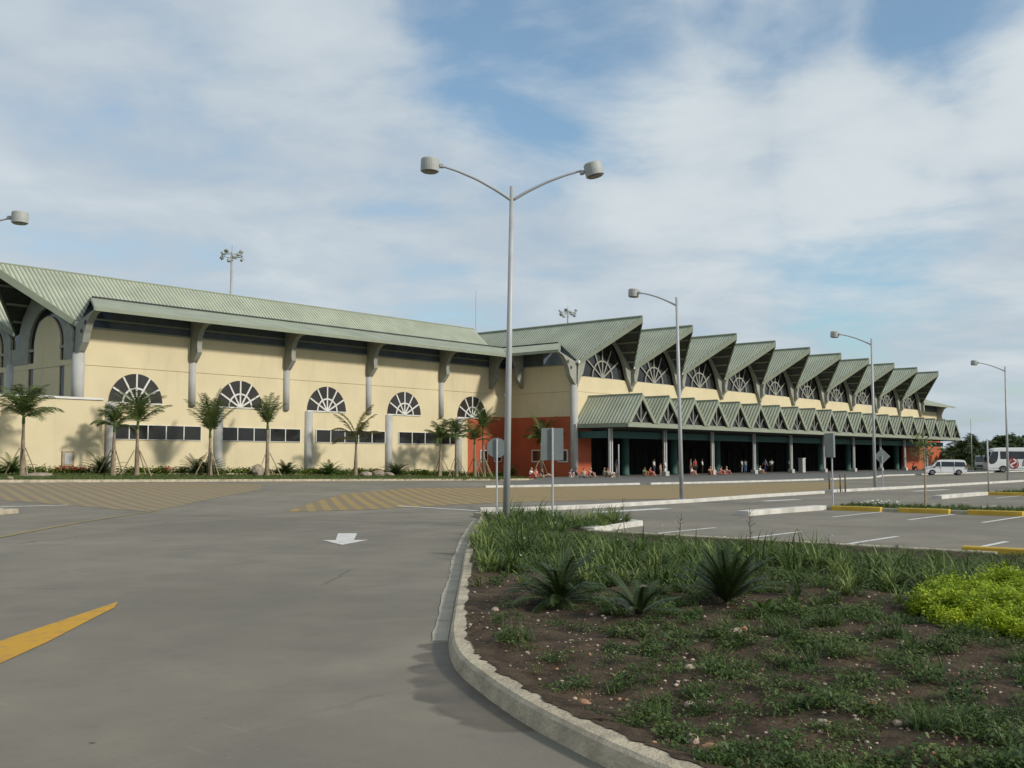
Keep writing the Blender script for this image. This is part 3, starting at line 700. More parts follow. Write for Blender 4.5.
# window bands
for a, b in [(37.95, 45.35), (47.1, 54.8), (56.45, 64.3), (66.0, 74.4)]:
    m = MB(); k = (b - a) / 5
    for i in range(5): m.box(a + k*i + .04, a + k*(i+1) - .04, 69.84, 69.9, 3.38, 4.40)
    wo = tp(m, 'window', M['glass']); f = MB()
    for i in range(6): f.box(a + k*i - .04, a + k*i + .04, 69.81, 69.9, 3.34, 4.44)
    f.box(a, b, 69.815, 69.9, 3.34, 3.38).box(a, b, 69.815, 69.9, 4.40, 4.44)
    tp(f, 'frame', M['white'], parent=wo)
# little windows in the orange wall
for q0, z0 in [(65.2, 1.75), (61.9, 1.75), (71.2, 1.75)]:
    if q0 < 70:
        wo = tp(MB().box(80.84, 80.9, q0, q0 + 1.0, z0, z0 + 1.0), 'window', M['glass'])
        f = MB().box(80.81, 80.9, q0 - .12, q0, z0 - .12, z0 + 1.12).box(80.81, 80.9, q0 + 1, q0 + 1.12, z0 - .12, z0 + 1.12).box(80.815, 80.9, q0, q0 + 1, z0 - .12, z0).box(80.815, 80.9, q0, q0 + 1, z0 + 1, z0 + 1.12)
        tp(f, 'frame', M['white'], parent=wo)
for s0 in (77.2, 79.3):
    wo = tp(MB().box(s0, s0 + .9, 69.84, 69.9, 1.75, 2.75), 'window', M['glass'])
    f = MB().box(s0 - .1, s0, 69.81, 69.9, 1.65, 2.85).box(s0 + .9, s0 + 1, 69.81, 69.9, 1.65, 2.85).box(s0, s0 + .9, 69.815, 69.9, 1.65, 1.75).box(s0, s0 + .9, 69.815, 69.9, 2.75, 2.85)
    tp(f, 'frame', M['white'], parent=wo)

# pierced brackets under the eaves
BP = [(0, 9.0), (0.5, 9.42), (1.0, 9.98), (0.93, 10.5), (1.0, 11.1), (1.3, 11.7), (1.8, 12.02), (2.6, 12.06), (0, 12.75)]
def bracket(base, out, thick, prof=None):           # base point on the wall, outward direction, both in site axes
    bx, by = base; ox, oy = out; tx, ty = -oy * thick, ox * thick
    return MB().prism([(bx + ox*a - tx/2, by + oy*a - ty/2, z) for a, z in (prof or BP)], (tx, ty, 0))
for s in LB[1:] + [78.6]: tp(bracket((s, 69.9), (0, -1), 0.42), 'bracket', M['grey'])
for q in (67.6,): tp(bracket((80.9, q), (-1, 0), 0.42), 'bracket', M['grey'])
CP = [(0, 9.0), (0.5, 9.42), (1.0, 9.98), (1.2, 10.6), (1.55, 11.3), (2.1, 11.85), (2.85, 12.12), (2.75, 12.2), (0, 11.32)]
def corner_bracket(base, out):
    bo = tp(bracket(base, out, 0.5, CP), 'bracket', M['grey'], 'pierced corner bracket')
    ox, oy = out; h = MB()
    for a, z in ((1.35, 11.3), (0.85, 10.75)):
        x, y = base[0] + ox * a, base[1] + oy * a
        h.tube([(x + oy * .27, y - ox * .27, z), (x - oy * .27, y + ox * .27, z)], .16, 12)
    tp(h, 'piercing', M['soffit'], parent=bo)
q2 = math.sqrt(.5)
corner_bracket((35.45, 69.8), (0, -1)); corner_bracket((80.85, 60.95), (-1, 0))

# roofs
def slab(pts, t=0.16): return MB().prism(pts, (0, 0, -t))
TIP, VAL, BACK = 56.24, 60.55, 79.0
SC = [85.65 + 9.5 * k for k in range(10)]
HB = 4.75
for k, s in enumerate(SC):
    zv = RZ - SL * HB
    ro = None
    if k == 0:
        lf = [(s, TIP, RZ), (s, BACK, RZ), (83.3, BACK, RZ - SL * 2.35), (83.3, 64.7, RZ - SL * 2.35), (s - HB, VAL, zv)]
    else:
        lf = [(s, TIP, RZ), (s, BACK, RZ), (s - HB, BACK, zv), (s - HB, VAL, zv)]
    rf = [(s, TIP, RZ), (s + HB, VAL, zv), (s + HB, BACK, zv), (s, BACK, RZ)]
    ro = tp(MB().prism(lf, (0, 0, -.14)).prism(rf, (0, 0, -.14)), 'gable_roof', M['roof_y'])
    f = MB()
    for sg in (-1, 1):                    # raking fascia boards
        a, b = Vector((s + sg * .02, TIP - .05, RZ + .02)), Vector((s + sg * HB, VAL - .05, zv + .02))
        f.prism([a, b, b - Vector((0, 0, .46)), a - Vector((0, 0, .62))], (0, .12, 0))
    tp(f, 'fascia', M['greygreen'], parent=ro)
    f = MB().tube([(s, TIP - .02, RZ + .05), (s, BACK, RZ + .05)], .11, 6); tp(f, 'ridge_cap', M['greygreen'], parent=ro)
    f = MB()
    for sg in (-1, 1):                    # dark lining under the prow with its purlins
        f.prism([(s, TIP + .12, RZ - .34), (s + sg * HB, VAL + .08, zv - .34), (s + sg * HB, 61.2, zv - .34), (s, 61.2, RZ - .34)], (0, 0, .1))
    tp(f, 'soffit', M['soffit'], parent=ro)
    f = MB()
    for sg in (-1, 1):
        for t in (.2, .4, .6, .8):
            a = Vector((s + sg * HB * t, TIP + (VAL - TIP) * t + .2, RZ - SL * HB * t - .42)); f.box(a.x - .07, a.x + .07, a.y, 61.2, a.z - .08, a.z + .08)
    tp(f, 'purlin', M['greygreen'], parent=ro)
    # glazed gable with its lattice fan and arch
    gl = MB().prism([(s - HB + .1, 61.15, 10.02), (s + HB - .1, 61.15, 10.02), (s + HB - .1, 61.15, zv - .2), (s, 61.15, RZ - .4), (s - HB + .1, 61.15, zv - .2)], (0, .08, 0))
    go = tp(gl, 'fan_window', M['glass'])
    w, fr = fan(s, 10.05, 3.25, 61.1, inner=.53, th=.15, hub=.2, rays=(33, 62, 90, 118, 147))
    tp(fr, 'lattice', M['grey'], parent=go)
    outer = [(HB, 8.9), (4.72, 9.6), (4.66, 10.6), (4.55, 11.3), (4.05, 11.75), (3.4, 12.45), (2.6, 13.2), (1.5, 14.1), (0, 15.0)]
    inner_ = [(4.15, 9.9), (3.82, 10.3), (3.6, 10.9), (3.45, 11.4), (3.12, 12.0), (2.65, 12.7), (2.0, 13.4), (1.1, 13.95), (0, 14.2)]
    ar_ = MB()
    for sg in (-1, 1):
        for (a, b), (c, d) in zip(zip(outer, inner_), zip(outer[1:], inner_[1:])):
            ar_.prism([(s + sg*a[0], 60.62, a[1]), (s + sg*c[0], 60.62, c[1]), (s + sg*d[0], 60.62, d[1]), (s + sg*b[0], 60.62, b[1])], (0, .38, 0))
    tp(ar_, 'arch_frame', M['grey'])
VS = [SC[0] - HB + 9.5 * k for k in range(11)]
for i, s in enumerate(VS):               # prow of each bracket, and the white spout of each valley
    if i: tp(MB().prism([(s - .22, 61.0, 9.0), (s - .22, 60.2, 9.9), (s - .22, 60.25, 10.6), (s - .22, 60.05, 11.25), (s - .22, 61.0, 11.25)], (.44, 0, 0)), 'bracket', M['grey'])
    tp(MB().tube([(s, 60.75, 11.33), (s, 60.38, 11.33)], .16, 10), 'rain_spout', M['white'])
RZL = RZ - .14
# left hall roof, its neighbours behind, and their end gables
for k in range(3):
    d0 = 74.65 + 9.5 * k; zv = RZ - SL * HB; tip = 31.2
    if k == 0:
        nf = [(tip, d0, RZL), (81.3, d0, RZL), (81.3, 72.3, RZ - SL * 2.35), (37.6, 72.3, RZ - SL * 2.35), (35.5, d0 - HB, zv)]
    else:
        nf = [(tip, d0, RZL), (81.3, d0, RZL), (81.3, d0 - HB, zv), (35.5, d0 - HB, zv)]
    bf = [(tip, d0, RZL), (35.5, d0 + HB, zv), (81.3, d0 + HB, zv), (81.3, d0, RZL)]
    ro = tp(MB().prism(nf, (0, 0, -.14)).prism(bf, (0, 0, -.14)), 'gable_roof', M['roof_x'])
    f = MB()
    for sg in (-1, 1):
        a, b = Vector((tip - .05, d0 + sg*.02, RZL + .02)), Vector((35.45, d0 + sg * HB, zv + .02))
        f.prism([a, b, b - Vector((0, 0, .46)), a - Vector((0, 0, .62))], (.12, 0, 0))
    tp(f, 'fascia', M['greygreen'], parent=ro)
    tp(MB().tube([(tip, d0, RZL + .0), (81.3, d0, RZL + .0)], .08, 6), 'ridge_cap', M['greygreen'], parent=ro)
    f = MB()
    for sg in (-1, 1):
        f.prism([(tip + .12, d0, RZ - .34), (35.6, d0 + sg * HB, zv - .34), (36.2, d0 + sg * HB, zv - .34), (36.2, d0, RZ - .34)], (0, 0, .1))
    tp(f, 'soffit', M['soffit'], parent=ro)
    f = MB()
    for sg in (-1, 1):
        for t in (.25, .5, .75):
            f.box(tip + 4.3 * t + .2, 36.2, d0 + sg * HB * t - .07, d0 + sg * HB * t + .07, RZ - SL * HB * t - .5, RZ - SL * HB * t - .34)
    tp(f, 'purlin', M['greygreen'], parent=ro)
    x = 35.3
    tp(MB().prism([(x, d0 - 4.6, 8.6), (x, d0 + 4.6, 8.6), (x, d0 + 4.6, 11.1), (x, d0, 15.2), (x, d0 - 4.6, 11.1)], (.1, 0, 0)), 'arched_window', M['glass'])
    e0 = d0 - .75
    arc = [(math.cos(math.pi*i/18), math.sin(math.pi*i/18)) for i in range(19)]
    p = [(x - .12, e0 + 1.98 * c, 10.1 + 2.1 * sn) for c, sn in arc] + [(x - .12, e0 - 1.98, 5), (x - .12, e0 + 1.98, 5)]
    tp(MB().prism(p, (.12, 0, 0)), 'arched_panel', M['yellow'])
    fr = MB()
    for (c0, s0), (c1, s1) in zip(arc, arc[1:]):
        def lim(c, sn):
            k = 1.0
            while k < 2.4 and abs(e0 + 2.72*c*k - d0) < 4.55 and 10.1 + 2.72*sn*k < 15.2 - SL * abs(e0 + 2.72*c*k - d0): k += .02
            return (x - .2, e0 + 2.72*c*min(k, 1.62), 10.1 + 2.72*sn*min(k, 1.62))
        fr.prism([(x - .2, e0 + 2.72*c0, 10.1 + 2.72*s0), (x - .2, e0 + 2.72*c1, 10.1 + 2.72*s1), lim(c1, s1), lim(c0, s0)], (.2, 0, 0))
    for sg in (-1, 1):
        a, b = sorted((e0 + sg * 2.72, d0 + sg * 4.7)); fr.box(x - .2, x, a, b, 8.9, 10.1)
        a, b = sorted((e0 + sg * 2.0, e0 + sg * 2.72)); fr.box(x - .18, x - .02, a, b, 9.75, 9.95)
    tp(fr, 'arch_frame', M['grey'])
    bd = MB().box(x - .16, x, d0 - 4.7, d0 + 4.7, 8.5, 8.9).box(x - .14, x, d0 - 4.7, e0 - 2.75, 5, 8.5).box(x - .14, x, e0 + 2.75, d0 + 4.7, 5, 8.5)
    tp(bd, 'wall_band', M['yellow'])
    tp(MB().box(x - .05, x + .05, d0 - 4.7, d0 + 4.7, 4.5, 8.6), 'window', M['glassbrown'])
    if k: tp(MB().cyl(35.2, d0 - HB, 4.5, 9.0, .38, 16), 'column', M['offwhite'], smooth=True)
    tp(MB().tube([(35.7, d0 - HB, 11.33), (35.25, d0 - HB, 11.33)], .16, 10), 'rain_spout', M['white'])
# far right hall roof
tp(MB().prism([(176.5, 74.65, RZ), (213.5, 74.65, RZ), (213.5, 72.3, RZ - SL*2.35), (176.5, 72.3, RZ - SL*2.35)], (0, 0, -.14))
   .prism([(176.5, 74.65, RZ), (213.5, 74.65, RZ), (213.5, 84, 7.2), (176.5, 84, 7.2)], (0, 0, -.14)), 'gable_roof', M['roof_x'], 'green roof of the far right wing')
# flatter ribbed eaves that run round the inner corner
zf, ze = RZ - SL * 2.35 + .02, 12.2
vis = MB().prism([(37.6, 72.3, zf), (83.3, 72.3, zf), (78.0, 67.0, ze), (35.1, 67.0, ze)], (0, 0, -.13))
vo = tp(vis, 'eaves_roof', M['roof_x'])
tp(MB().tube([(37.6, 72.25, zf + .03), (83.2, 72.25, zf + .03)], .09, 6), 'gutter_line', M['soffit'], parent=vo)
tp(MB().box(35.1, 78.0, 66.9, 67.0, ze - .24, ze + .03).prism([(35.1, 66.92, ze + .03), (37.6, 72.3, zf + .03), (37.6, 72.3, zf - .2), (35.1, 66.92, ze - .22)], (-.1, 0, 0)), 'fascia', M['greygreen'], parent=vo)
vis = MB().prism([(83.3, 72.3, zf), (83.3, 64.7, zf), (78.0, 60.6, ze + .1), (78.0, 67.0, ze + .1)], (0, 0, -.13))
vo = tp(vis, 'eaves_roof', M['roof_y'])
tp(MB().tube([(83.25, 72.2, zf + .03), (83.25, 64.8, zf + .03)], .09, 6), 'gutter_line', M['soffit'], parent=vo)
tp(MB().box(77.9, 78.0, 60.6, 67.0, ze - .14, ze + .13), 'fascia', M['greygreen'], parent=vo)
tp(MB().prism([(83.3, 64.7, zf), (78.0, 60.6, ze + .1), (78.0, 60.6, ze - .14), (83.3, 64.7, zf - .25)], (.1, -.1, 0)), 'fascia', M['greygreen'], parent=vo)
tp(MB().prism([(176.5, 72.3, zf), (213.6, 72.3, zf), (213.6, 67.0, ze), (176.5, 67.0, ze)], (0, 0, -.3)), 'eaves_roof', M['roof_x'])
tp(bracket((211.5, 69.9), (0, -1), .5), 'bracket', M['offwhite'])

# entrance canopy: a row of small gables on a long beam
CF = 54.8
CS = [83.15 + 4.774 * k for k in range(20)]
for k, s in enumerate(CS):
    h = 2.387; za, zb = 8.1, 5.33
    ro = tp(MB().prism([(s, CF - .12, za), (s, 60.98, za), (s - h, 60.98, zb), (s - h, CF - .12, zb)], (0, 0, -.12))
       .prism([(s, CF - .12, za), (s + h, CF - .12, zb), (s + h, 60.98, zb), (s, 60.98, za)], (0, 0, -.12)), 'canopy_roof', M['canopyroof'])
    f = MB()
    for sg in (-1, 1):
        a, b = Vector((s, CF - .2, za + .03)), Vector((s + sg * (h + .0), CF - .2, zb + .02))
        dn = Vector((-sg * .0, 0, -.55)); f.prism([a, b, b + Vector((-sg * .45, 0, 0)), a + dn], (0, .1, 0))
    tp(f, 'fascia', M['greygreen'], parent=ro)
    go = tp(MB().prism([(s - h + .3, CF + .15, zb), (s + h - .3, CF + .15, zb), (s, CF + .15, za - .35)], (0, .05, 0)), 'gable_glazing', M['glass'])
    f = MB().box(s - .05, s + .05, CF + .02, CF + .12, zb, za - .45)
    for sg in (-1, 1): f.bar((s, CF + .06, zb + .05), (s + sg * 1.08, CF + .06, zb + 1.28), .09, .06, (0, -1, 0))
    f.box(s - 1.9, s + 1.9, CF + .03, CF + .11, zb, zb + .07)
    tp(f, 'lattice', M['grey'], parent=go)
    tp(MB().tube([(s, CF - .12, za + .03), (s, 60.98, za + .03)], .07, 6), 'ridge_cap', M['greygreen'], parent=ro)
m = MB().box(80.8, 176.35, CF - .12, CF + .14, 4.93, 5.31); tp(m, 'canopy_beam', M['greygreen'], bevel=.02)
m = MB().box(80.76, 81.0, CF + .14, 60.95, 4.93, 5.31); tp(m, 'canopy_beam', M['greygreen'])
m = MB().box(81.2, 176.1, 57.4, 57.7, 3.95, 4.62).box(81.2, 81.5, 57.7, 60.9, 3.95, 4.62); tp(m, 'teal_beam', M['teal'])
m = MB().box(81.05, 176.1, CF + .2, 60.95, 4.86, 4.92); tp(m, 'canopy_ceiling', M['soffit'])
for k in range(10):
    s = 81.35 + 9.56 * k; q = 57.1
    f = MB()
    for ds in (-.17, .17): f.box(s + ds - .085, s + ds + .085, q - .09, q + .09, 0.2, 4.86)
    po = tp(f, 'canopy_post', M['offwhite'])
    tp(MB().box(s - .34, s + .34, q - .3, q + .3, 0.15, .70), 'plinth', M['offwhite'], parent=po, bevel=.03)
    if k < 9: tp(MB().lathe(s + 9.4, 61.9, [(.55, .2), (.5, .45), (.45, .5), (.45, 4.6), (.6, 4.95)], 18), 'hall_column', M['teal'], smooth=True)
tp(MB().box(80.55, 80.8, 60.55, 60.8, 0.1, 5.3), 'corner_post', M['offwhite'])
# ---------------------------------------------------------------- boundary wall beside the left wing
T2 = thing('boundary_wall', 'plain cream boundary wall with white coping at the left edge', 'wall', W(0, -68.6, 0), ROT)
o = MB().box(-60, 36.7, 68.6, 68.95, -0.5, 6.0).build('wall', M['yellow'], T2, origin=(0, 68.6, 0))
o = MB().box(-60, 36.75, 68.5, 69.05, 6.0, 6.16).build('coping', M['white'], T2, origin=(0, 68.6, 0), bevel=.02)
o = thing('meter_box', 'small dark framed meter box on the cream boundary wall', 'meter box', W(34.3, -68.6, 1.45), ROT)
MB().box(-.42, .42, -.12, 0, 0, 1.05).build('box', M['stake'], o, bevel=.02)
MB().box(-.26, .26, -.14, -.12, .16, .9).build('panel', M['offwhite'], o)

# ---------------------------------------------------------------- street lamps
def lamp_head(parent, end, ang, tilt):
    m = MB().lathe(0, 0, [(.245, -.19), (.27, -.18), (.275, -.02), (.27, .16), (.245, .20), (.10, .225)], 24)
    h = m.build('lamp_head', M['lamp'], parent, smooth=False); h.location = end; h.rotation_euler = (0, tilt, ang)
    l = MB().lathe(0, 0, [(.215, -.215), (.225, -.19)], 24).build('lens', M['lens'], h)
    c = MB().box(-.42, -.28, -.07, .07, -.06, .06).build('coupling', M['galv'], h, bevel=.02)
    return h
def street_lamp(label, loc, arms, top, lean=0.0, group=None, rb=.105, rt=.065, name='street_lamp'):
    t = thing(name, label, 'street lamp', loc, 0, group)
    lx = lean
    MB().tube([(0, 0, -.05), (lx * .5, 0, top * .5), (lx, 0, top)], [rb, (rb + rt) / 2, rt], 14).build('pole', M['galv'], t, smooth=True)
    b = MB().box(-.2, .2, -.2, .2, -.02, .03)
    for sx in (-.14, .14):
        for sy in (-.14, .14): b.cyl(sx, sy, .03, .08, .025, 6)
    b.build('base_plate', M['galv'], t)
    for (ang, L, rise, tilt) in arms:
        c, s = math.cos(ang), math.sin(ang); zz = top - .42
        P = [(0, 0), (.22, .30), (.50, .62), (.78, .86), (1.0, 1.0)]
        pts = [(lx * .97 + c * L * a, s * L * a, zz + rise * b_) for a, b_ in P]
        sp = []
        for i in range(len(pts) - 1):
            for k in range(4):
                q = k / 4; sp.append(tuple(Vector(pts[i]).lerp(Vector(pts[i+1]), q)))
        sp.append(pts[-1]); sm_ = [sp[0]] + [tuple((Vector(sp[i-1]) + Vector(sp[i]) * 2 + Vector(sp[i+1])) / 4) for i in range(1, len(sp) - 1)] + [sp[-1]]
        MB().tube(sm_, [.05 - .018 * i / (len(sm_) - 1) for i in range(len(sm_))], 10).build('arm', M['galv'], t, smooth=True)
        e = Vector(pts[-1]) + Vector((c * .36, s * .36, .02))
        lamp_head(t, e, ang, tilt)
    return t
LG = 'street lamps round the car park'
street_lamp('tall double-armed grey street lamp standing in the planted bed', (-0.17, 30.3, 0.12), [(math.pi + .05, 2.05, 1.0, R(-2)), (-.04, 2.05, .87, R(-13))], 9.84, .17, LG)
street_lamp('double-armed lamp of which only one drum head shows at the left edge', (-19.28, 35.0, 0.0), [(0.05, 2.15, .85, 0), (math.pi, 2.15, .85, 0)], 9.7, 0, LG)
arm_dir = math.atan2(-NY, -NX)
for (x, y, lab, lean) in ((8.1, 50.1, 'grey one-armed lamp in front of the canopy, nearest of the three on the right', -.14),
                          (23.35, 67.5, 'grey one-armed lamp beside the diamond-shaped sign', 0.0),
                          (41.6, 88.0, 'grey one-armed lamp standing before the white coach', .08)):
    street_lamp(lab, (x, y, 0.0), [(arm_dir, 2.12, .86, R(-3))], 9.75, lean, LG)

# ---------------------------------------------------------------- floodlight masts beyond the roofs
def flood_mast(label, loc, top, r=1.45, n=8, seed=1):
    t = thing('floodlight_mast', label, 'floodlight mast', loc, .3, 'floodlight masts behind the terminal')
    MB().tube([(0, 0, 0), (0, 0, top)], [.35, .18], 10).build('pole', M['galv'], t, smooth=True)
    m = MB(); pts = [(r * math.cos(2*math.pi*i/16), r * math.sin(2*math.pi*i/16), top - .6) for i in range(17)]
    m.tube(pts, .07, 6); 
    for i in range(4): a = i * math.pi / 2; m.tube([(0, 0, top - .2), (r * math.cos(a), r * math.sin(a), top - .6)], .06, 6)
    m.tube([(0, 0, top), (0, 0, top + .9)], .05, 6)
    m.build('ring', M['galv'], t)
    rr = random.Random(seed)
    for i in range(n):
        a = 2 * math.pi * i / n + .2; x, y = r * math.cos(a), r * math.sin(a)
        z = top - .6 + (.42 if i % 2 else -.45)
        h = MB().box(-.18, .18, -.33, .33, -.26, .26).build('floodlight', M['lamp'], t, bevel=.06)
        h.location = (x, y, z); h.rotation_euler = (0, R(35), a)
    return t
flood_mast('floodlight mast rising behind the long left roof', (-40.1, 148, 0), 31.6)
flood_mast('floodlight mast peeping over the ridge left of the first gable tip', (11.0, 204, 0), 31.2, 1.6, 8, 2)
flood_mast('floodlight mast barely showing above the fourth gable', (61.5, 262, 0), 30.6, 1.7, 8, 3)
t = tag(MB().tube([(0, 0, 0), (0, 0, 37.2)], [.12, .05], 6).build('radio_mast', M['galv']), 'thin pale radio mast where the two roofs meet', 'radio mast'); t.location = (-7.6, 218, 0)

# ---------------------------------------------------------------- signs seen from behind, posts
def sign(label, loc, shape, w, h, zc, post_top, rz=0.0, mpost='galv', name='road_sign', group='road signs seen from behind', flip=1):
    t = thing(name, label, 'road sign', loc, rz, group)
    MB().tube([(0, 0, -.1), (0, 0, post_top)], .032, 8).build('post', M[mpost], t)
    m = MB()
    if shape == 'round': p = [(w/2 * math.cos(2*math.pi*i/28), .05, zc + w/2 * math.sin(2*math.pi*i/28)) for i in range(28)]
    elif shape == 'diamond': p = [(w/2, .05, zc), (0, .05, zc + w/2), (-w/2, .05, zc), (0, .05, zc - w/2)]
    else: p = [(-w/2, .05, zc - h/2), (w/2, .05, zc - h/2), (w/2, .05, zc + h/2), (-w/2, .05, zc + h/2)]
    m.prism(p, (0, .012, 0)).build('plate', M['signback'], t)
    MB().box(-.05, .05, .028, .05, zc + h * .3, zc + h * .3 + .04).build('clamp', M['galv'], t); MB().box(-.05, .05, .028, .05, zc - h * .3, zc - h * .3 + .04).build('clamp', M['galv'], t)
    return t
sign('round sign seen from behind, left of the double-armed lamp', (-0.53, 36.5, 0.1), 'round', .70, .7, 2.24, 2.56, 0)
sign('upright rectangular sign seen from behind, right of the double-armed lamp', (1.17, 30.3, 0.12), 'rect', .64, .93, 2.26, 2.73, 0)
sg = thing('road_sign', 'narrow sign of two upright plates turned edge-on, at the first yellow kerb', 'road sign', (13.65, 44.7, 0.1), .0, 'road signs seen from behind')
MB().tube([(0, 0, -.1), (0, 0, 2.95)], .034, 8).build('post', M['galv'], sg)
for q in (-1, 1):
    p = MB().box(-.28, .28, -.006, .006, 1.92, 2.95).build('plate', M['signback'], sg); p.location = (q * .11, 0.02, 0); p.rotation_euler = (0, 0, q * R(66))
sign('grey diamond-shaped sign seen from behind beside a lamp', (25.9, 73.3, 0), 'diamond', 1.12, .8, 2.13, 2.2, R(-8))
def post(label, loc, h, r, m, cat='post', name='post', group=None):
    o = MB().tube([(0, 0, -.1), (0, 0, h)], r, 8).build(name, m, smooth=True); o.location = loc
    return tag(o, label, cat, group)
PG = 'thin brown posts between the kerbs'
for x, y, lab in ((18.75, 62.0, 'left one of three thin brown posts in the gap of the white kerb'), (19.3, 61.7, 'middle one of three thin brown posts in the gap of the white kerb'), (19.75, 62.2, 'right one of three thin brown posts in the gap of the white kerb')):
    post(lab, (x, y, 0), 1.05, .045, M['bark'], group=PG)
v = W(75.3, -52, .12); post('white pole on the pavement left of the entrance columns', v, 3.1, .05, M['offwhite'], 'pole')
v = W(60.6, -17.4, .1); post('thin grey post at the end of the far yellow kerb, before the coach front', v, 2.95, .045, M['galv'], 'post')
v = W(179.5, -54, .0); post('thin pole just beyond the right end of the canopy', v, 8.5, .06, M['galv'], 'pole')
kx = thing('cabinet', 'tall pale cabinet standing under the canopy', 'cabinet', W(124.5, -58, .25), ROT)
MB().box(-.4, .4, -.3, .3, 0, 1.75).build('body', M['offwhite'], kx, bevel=.03); MB().box(-.44, .44, -.34, .34, 1.75, 1.82).build('top', M['white'], kx)

# ---------------------------------------------------------------- palms along the left wing
def frond_strips(rng, L, el, az, droop, nl=22, lw=.05, ll=.5, base=(0, 0, 0), spread=.8, fall=.35):
    """one feather leaf: midrib plus two rows of leaflets"""
    out = []; x, y, z = base; a = el; dx, dy = math.cos(az), math.sin(az); pts = []
    n = 12
    for i in range(n + 1):
        pts.append((x, y, z, a)); st = L / n
        x += dx * math.cos(a) * st; y += dy * math.cos(a) * st; z += math.sin(a) * st; a -= droop / n * (0.4 + 1.2 * i / n)
    w = .035
    vs = []
    for i, (px, py, pz, _) in enumerate(pts): ww = w * (1 - .8 * i / n); vs += [(px - dy*ww, py + dx*ww, pz), (px + dy*ww, py - dx*ww, pz)]
    out.append((vs, [(2*i, 2*i+1, 2*i+3, 2*i+2) for i in range(n)]))
    for k in range(nl):
        t = .14 + .86 * k / (nl - 1); f = t * n; i = min(n - 1, int(f)); q = f - i
        px, py, pz = (pts[i][j] * (1-q) + pts[i+1][j] * q for j in range(3)); a = pts[i][3]
        l = ll * (math.sin(math.pi * (.12 + .80 * t)) ** .7) * rng.uniform(.85, 1.1)
        for sd in (-1, 1):
            fwd = .55 + .25 * t
            vx = dx * math.cos(a) * fwd - dy * sd * spread; vy = dy * math.cos(a) * fwd + dx * sd * spread
            vz = math.sin(a) * fwd - fall * rng.uniform(.4, 1.4)
            m = math.sqrt(vx*vx + vy*vy + vz*vz); vx, vy, vz = vx/m*l, vy/m*l, vz/m*l
            bx, by, bz = dx * math.cos(a) * lw, dy * math.cos(a) * lw, math.sin(a) * lw
            out.append(([(px - bx*.5, py - by*.5, pz - bz*.5), (px + bx*.5, py + by*.5, pz + bz*.5), (px + bx*.35 + vx, py + by*.35 + vy, pz + bz*.35 + vz - l*.10), (px + vx - bx*.2, py + vy - by*.2, pz + vz - l*.10)], [(0, 1, 2, 3)]))
    return out
def palm(label, loc, trunk_h, L, nf, seed, up=(.35, 1.35), droop=1.3, m='frond', group='young palms along the left wing', stakes=True, r0=.16, r1=.09, ll=.55, nl=24, lean=0, lw=.06, name='palm_tree', cat='palm', az=None):
    rng = random.Random(seed); t = thing(name, label, cat, loc, rng.uniform(0, 6), group)
    t.rotation_euler = (rng.uniform(-.035, .035), rng.uniform(-.035, .035), t.rotation_euler[2])
    z = 0; prof = [(r0 * 1.5, -.1), (r0 * 1.25, .12), (r0, .5), (r0 * .95, trunk_h * .4), (r1, trunk_h * .85), (r1 * .95, trunk_h)]
    MB().lathe(0, 0, prof, 12).build('trunk', M['trunk'], t, smooth=True)
    sh = MB().lathe(0, 0, [(r1 * .9, trunk_h - .05), (r1 * 1.15, trunk_h + .1), (r1 * .8, trunk_h + .55), (r1 * .3, trunk_h + .8)], 10).build('crownshaft', M['cycadfresh'], t, smooth=True)
    st = []
    for i in range(nf):
        a = az[i] if az else 2 * math.pi * i / nf * 2.4 + rng.uniform(-.3, .3); e = up[0] + (up[1] - up[0]) * (i / max(1, nf - 1)) + rng.uniform(-.1, .1)
        st += frond_strips(rng, L * rng.uniform(.8, 1.1), e, a, droop * rng.uniform(.7, 1.45), nl, lw, ll, (0, 0, trunk_h + .3 + .3 * i / nf))
    V, F = join_strips_mixed(st); o = mesh_np('fronds', V, F, M[m], parent=t)
    if stakes:
        for k in range(3):
            a = k * 2.094 + rng.uniform(-.3, .3); c, s = math.cos(a), math.sin(a)
            MB().tube([(c * 1.15, s * 1.15, -.05), (c * (r0 + .03), s * (r0 + .03), 1.75)], .04, 6).build('stake', M['stake'], t)
    return t
def join_strips_mixed(st):
    V, F = [], []; b = 0
    for vs, fs in st: V += vs; F += [tuple(i + b for i in f) for f in fs]; b += len(vs)
    return np.array(V, float), np.array(F, int)
PD = -65.5
def ploc(px, d=PD): s = at(px, d); return W(s, d, strip_z(s, d)), s
def zrow(row, loc): return CAM_H + (459 - row) / 1045 * loc.y
